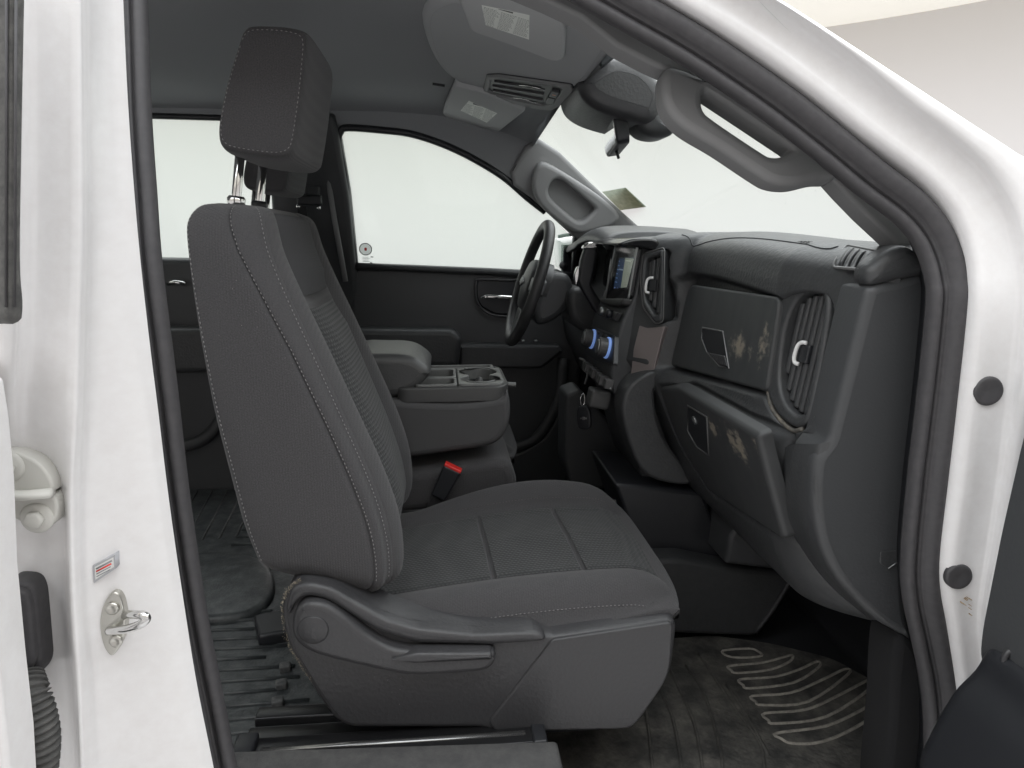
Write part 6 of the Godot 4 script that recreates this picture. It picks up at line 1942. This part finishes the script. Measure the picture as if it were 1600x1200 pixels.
# ---------------------------------------------------------------- fittings on the white pillars
func small_things():
	var st: SurfaceTool
	# striker
	var s := thing("door_striker", "bright steel door striker loop bolted to the white rear pillar", "striker")
	st = S()
	slab(st, cr([Vector2(-0.3817,0.5194),Vector2(-0.372,0.5343),Vector2(-0.364,0.5324),Vector2(-0.3603,0.5167),Vector2(-0.3611,0.4893),Vector2(-0.3695,0.4684),Vector2(-0.3795,0.4578),Vector2(-0.3868,0.4726),Vector2(-0.3874,0.4987)], 4), 0.862, 0.884, 0.002)
	put(st, "striker_plate", M.steel, s)
	st = S()
	tube(st, cr([Vector3(-0.359,0.5067,0.884),Vector3(-0.3424,0.5192,0.905),Vector3(-0.3261,0.5248,0.918),Vector3(-0.321,0.5219,0.92),Vector3(-0.3261,0.5162,0.92),Vector3(-0.3414,0.5071,0.912),Vector3(-0.3613,0.4982,0.9),Vector3(-0.3782,0.4895,0.885)], 5, false), 0.0048, 10)
	put(st, "striker_loop", M.chrome, s)
	for q in [Vector3(-0.3716,0.5167,0.884),Vector3(-0.3718,0.4767,0.884)]:
		st = S()
		lathe(st, [Vector2(0.0075, 0), Vector2(0.0075, 0.002), Vector2(0.005, 0.004), Vector2(0.003, 0.002)], q, Vector3(0, 0, 1), 18)
		put(st, "screw", M.steel, s)
	# wiring grommet and boot
	var b := thing("wiring_boot", "black rubber wiring grommet and corrugated boot at the lower left edge", "wiring boot")
	st = S()
	slab(st, rp([Vector2(-0.4769,0.5572),Vector2(-0.4509,0.5552),Vector2(-0.4462,0.5405),Vector2(-0.4507,0.4512),Vector2(-0.4607,0.4358),Vector2(-0.477,0.4353),Vector2(-0.4929,0.438)], 0.010), 0.865, 0.892, 0.006)
	put(st, "grommet", M.rubber, b)
	st = S()
	slab(st, rp([Vector2(-0.4694,0.5522),Vector2(-0.4515,0.5498),Vector2(-0.4483,0.5346),Vector2(-0.4517,0.4656),Vector2(-0.4586,0.4535),Vector2(-0.472,0.4528),Vector2(-0.4824,0.455)], 0.008), 0.885, 0.901, 0.005)
	put(st, "grommet_boss", M.rubber, b)
	st = S()
	var path := cr([Vector3(-0.4631,0.4492,0.9),Vector3(-0.4529,0.4362,0.915),Vector3(-0.4481,0.4121,0.92),Vector3(-0.4481,0.3805,0.92),Vector3(-0.4544,0.3408,0.92),Vector3(-0.467,0.2843,0.92)], 24, false)
	var rr := []
	for i in path.size():
		rr.append(0.0155 + 0.0028 * sin(TAU * i / 6.0) + 0.004 * sin(PI * i / path.size()))
	tube(st, path, rr, 16)
	put(st, "corrugated_boot", M.rubber_dusty, b)
	# paper label
	var l := thing("pillar_label", "small white printed label with a grey border on the white rear pillar", "label")
	st = S()
	var fr := Transform3D(Basis(Vector3.UP, 0.12), Vector3.ZERO)
	slab(st, [Vector2(-0.3868,0.5682),Vector2(-0.362,0.5806),Vector2(-0.3631,0.564),Vector2(-0.3878,0.5477)], 0.86, 0.8846, 0.0003)
	put(st, "border", M.label_border, l)
	st = S()
	slab(st, [Vector2(-0.3845,0.567),Vector2(-0.364,0.5774),Vector2(-0.3645,0.5661),Vector2(-0.3855,0.5519)], 0.8846, 0.8850, 0.0001)
	put(st, "paper", M.paper, l)
	for k in 4:
		st = S()
		var p := Vector3(-0.3834,0.5647,0.885).lerp(Vector3(-0.3838,0.5556,0.885), k / 3.0)
		var q := Vector3(-0.3657,0.5737,0.885).lerp(Vector3(-0.3688,0.5633,0.885), k / 3.0)
		tube(st, [Vector3(p.x, p.y, 0.8851), Vector3(q.x, q.y, 0.8851)], 0.0009 if k < 2 else 0.0005, 4, false, 0.3)
		put(st, "printed_line", M.red if k == 1 else M.print_grey, l)
	# rubber plugs
	for q in [[[Vector3(0.6689,0.7359,0.855)], "upper round black rubber plug in the white front jamb", 0.0185], [[Vector3(0.6642,0.4882,0.854)], "lower round black rubber plug in the white front jamb", 0.0175]]:
		var p := thing("rubber_plug", q[1], "plug", "plugs in the front jamb")
		st = S()
		lathe(st, [Vector2(q[2], -0.005), Vector2(q[2], 0.000), Vector2(q[2] - 0.001, 0.002), Vector2(q[2] - 0.003, 0.0028), Vector2(q[2] - 0.006, 0.0026), Vector2(0.004, 0.0018), Vector2(0.0005, 0.0012)], q[0][0], Vector3(-0.1, 0.02, 1).normalized(), 32)
		put(st, "plug_cap", M.rubber, p)

	# rust specks under the lower plug
	var rng := RandomNumberGenerator.new()
	rng.seed = 31
	st = S()
	for k in 9:
		var c: Vector3 = ([Vector3(0.6795,0.4592,0.859)])[0] + Vector3(rng.randfn() * 0.004, -absf(rng.randfn()) * 0.014, 0)
		lathe(st, [Vector2(0.0010 * rng.randf_range(0.3, 1.0), -0.006), Vector2(0.0008 * rng.randf_range(0.3, 1.0), 0.0008)], c, Vector3(0, 0, 1), 6)
	put(st, "rust_specks", M.rust, cab).set_meta("kind", "stuff")

# ---------------------------------------------------------------- the opened doors at the edges of the view
func open_doors():
	var st: SurfaceTool
	var f := thing("front_passenger_door", "black moulded inside of the opened front passenger door at the right edge", "door")
	st = S()
	slab(st, rp([Vector2(0.6744,0.7891),Vector2(0.6616,0.693),Vector2(0.6527,0.5843),Vector2(0.6458,0.4528),Vector2(0.6487,0.4097),Vector2(0.7116,0.3526),Vector2(0.8895,0.34),Vector2(0.8007,0.787)], 0.02), 0.925, 1.30, 0.012)
	put(st, "door_trim", M.plastic_dark, f)
	st = S()
	slab(st, cr([Vector2(0.5915,0.1962),Vector2(0.571,0.2811),Vector2(0.575,0.3167),Vector2(0.6015,0.3815),Vector2(0.6269,0.4134),Vector2(0.6384,0.4373),Vector2(0.6554,0.4448),Vector2(0.6894,0.4393),Vector2(0.7759,0.4254),Vector2(0.8202,0.1749)], 4), 0.93, 1.34, 0.025, ID, 0.0, true, 5)
	var pk := put(st, "door_pocket", M.plastic_black, f)
	st = S()
	tube(st, cr([Vector3(0.6871,0.4468,0.96),Vector3(0.6537,0.452,0.965),Vector3(0.6426,0.4412,0.965),Vector3(0.6464,0.3993,0.965),Vector3(0.6574,0.3473,0.965),Vector3(0.6823,0.2928,0.965),Vector3(0.7079,0.2365,0.965)], 4, false), 0.0035, 8)
	put(st, "pocket_rim", M.plastic_side, pk)
	st = S()
	tube(st, cr([Vector3(0.6874,0.4399,0.97),Vector3(0.6598,0.4413,0.972),Vector3(0.6506,0.4287,0.972),Vector3(0.6583,0.3781,0.972),Vector3(0.6742,0.3168,0.972),Vector3(0.6935,0.2621,0.972)], 4, false), 0.0022, 8)
	put(st, "pocket_rim", M.plastic_side, pk)
	var r := thing("rear_passenger_door", "edge of the opened white rear door with a worn black seal at the left edge", "door")
	st = S()
	slab(st, rp([Vector2(-0.4862,0.8173),Vector2(-0.4097,0.7929),Vector2(-0.4093,0.7575),Vector2(-0.4122,0.6968),Vector2(-0.4209,0.6082),Vector2(-0.4255,0.5146),Vector2(-0.4284,0.4301),Vector2(-0.4361,0.3343),Vector2(-0.5516,0.345)], 0.004), 0.955, 1.0, 0.006)
	put(st, "door_shell", M.paint, r)
	st = S()
	var seal := []
	for q in [[Vector3(-0.3549,1.1363,0.99),Vector3(-0.3407,1.135,0.995),Vector3(-0.3334,1.1336,1),Vector3(-0.3286,1.1337,1),Vector3(-0.3268,1.1355,0.995),Vector3(-0.3289,1.1389,0.985)], [Vector3(-0.3724,1.01,0.99),Vector3(-0.3587,1.0095,0.995),Vector3(-0.351,1.0089,1),Vector3(-0.347,1.0089,1),Vector3(-0.3452,1.0097,0.995),Vector3(-0.348,1.0111,0.985)], [Vector3(-0.3869,0.9055,0.99),Vector3(-0.3738,0.9056,0.995),Vector3(-0.3663,0.9057,1),Vector3(-0.3628,0.9057,1),Vector3(-0.3604,0.9055,0.995),Vector3(-0.3633,0.9053,0.985)], [Vector3(-0.3922,0.8672,0.99),Vector3(-0.3779,0.8675,0.995),Vector3(-0.3698,0.8679,1),Vector3(-0.3657,0.8679,1),Vector3(-0.3633,0.8674,0.995),Vector3(-0.3662,0.8666,0.985)], [Vector3(-0.3945,0.8506,0.99),Vector3(-0.3808,0.8498,0.994),Vector3(-0.374,0.8495,0.997),Vector3(-0.3698,0.8494,0.997),Vector3(-0.3671,0.8512,0.993),Vector3(-0.3685,0.8531,0.985)], [Vector3(-0.404,0.8456,0.975),Vector3(-0.3922,0.8454,0.975),Vector3(-0.3868,0.8454,0.975),Vector3(-0.3825,0.8453,0.975),Vector3(-0.378,0.847,0.975),Vector3(-0.3749,0.8498,0.975)]]:
		seal.append(q)
	var sd := []
	for i in seal[0].size():
		sd.append(cr(seal.map(func(l): return l[i]), 4, false))
	loft(st, sd)
	note(put(st, "door_seal", M.rubber_dusty, r), "worn black rubber seal end")
	for u in [8.0, 20.0]:
		st = S()
		var a := Vector3(-0.3395,1.133,1.001)
		var b := Vector3(-0.3762,0.8626,1.001)
		var dx: float = u / 1110.0 * 0.66
		tube(st, [a + Vector3(dx, 0, 0), b + Vector3(dx, 0, 0)], 0.0012, 6)
		put(st, "seal_rib", M.rubber, r)
	# hinge of the rear door
	var h := Node3D.new()
	h.name = "hinge"
	h.set_meta("label", "white painted hinge with two bolts")
	r.add_child(h, true)
	st = S()
	slab(st, rp([Vector2(-0.4875,0.7132),Vector2(-0.4392,0.7091),Vector2(-0.4151,0.6947),Vector2(-0.4049,0.6763),Vector2(-0.4055,0.661),Vector2(-0.4952,0.6601)], [0.002, 0.01, 0.01, 0.01, 0.004, 0.002]), 0.868, 0.906, 0.003)
	put(st, "upper_leaf", M.primer, h)
	st = S()
	slab(st, rp([Vector2(-0.4955,0.658),Vector2(-0.4071,0.6582),Vector2(-0.4031,0.6496),Vector2(-0.4067,0.6299),Vector2(-0.4182,0.6197),Vector2(-0.4318,0.6224),Vector2(-0.4572,0.639),Vector2(-0.4972,0.6462)], [0.002, 0.004, 0.01, 0.01, 0.01, 0.01, 0.01, 0.002]), 0.868, 0.904, 0.003)
	put(st, "lower_leaf", M.primer, h)
	st = S()
	tube(st, [Vector3(-0.4891,0.6646,0.914),Vector3(-0.4281,0.6624,0.914),Vector3(-0.4035,0.6631,0.911)], 0.005, 8, false, 1.8)
	put(st, "hinge_flange", M.primer, h)
	for q in [Vector3(-0.4458,0.6912,0.904),Vector3(-0.4256,0.6337,0.902)]:
		st = S()
		lathe(st, [Vector2(0.0165, 0), Vector2(0.0165, 0.003), Vector2(0.013, 0.005)], q, Vector3(0, 0, 1), 24)
		put(st, "washer", M.primer, h)
		st = S()
		lathe(st, [Vector2(0.0095, 0.004), Vector2(0.0095, 0.011), Vector2(0.0075, 0.0125), Vector2(0.001, 0.0125)], q, Vector3(0, 0, 1), 6)
		put(st, "bolt_head", M.primer, h)
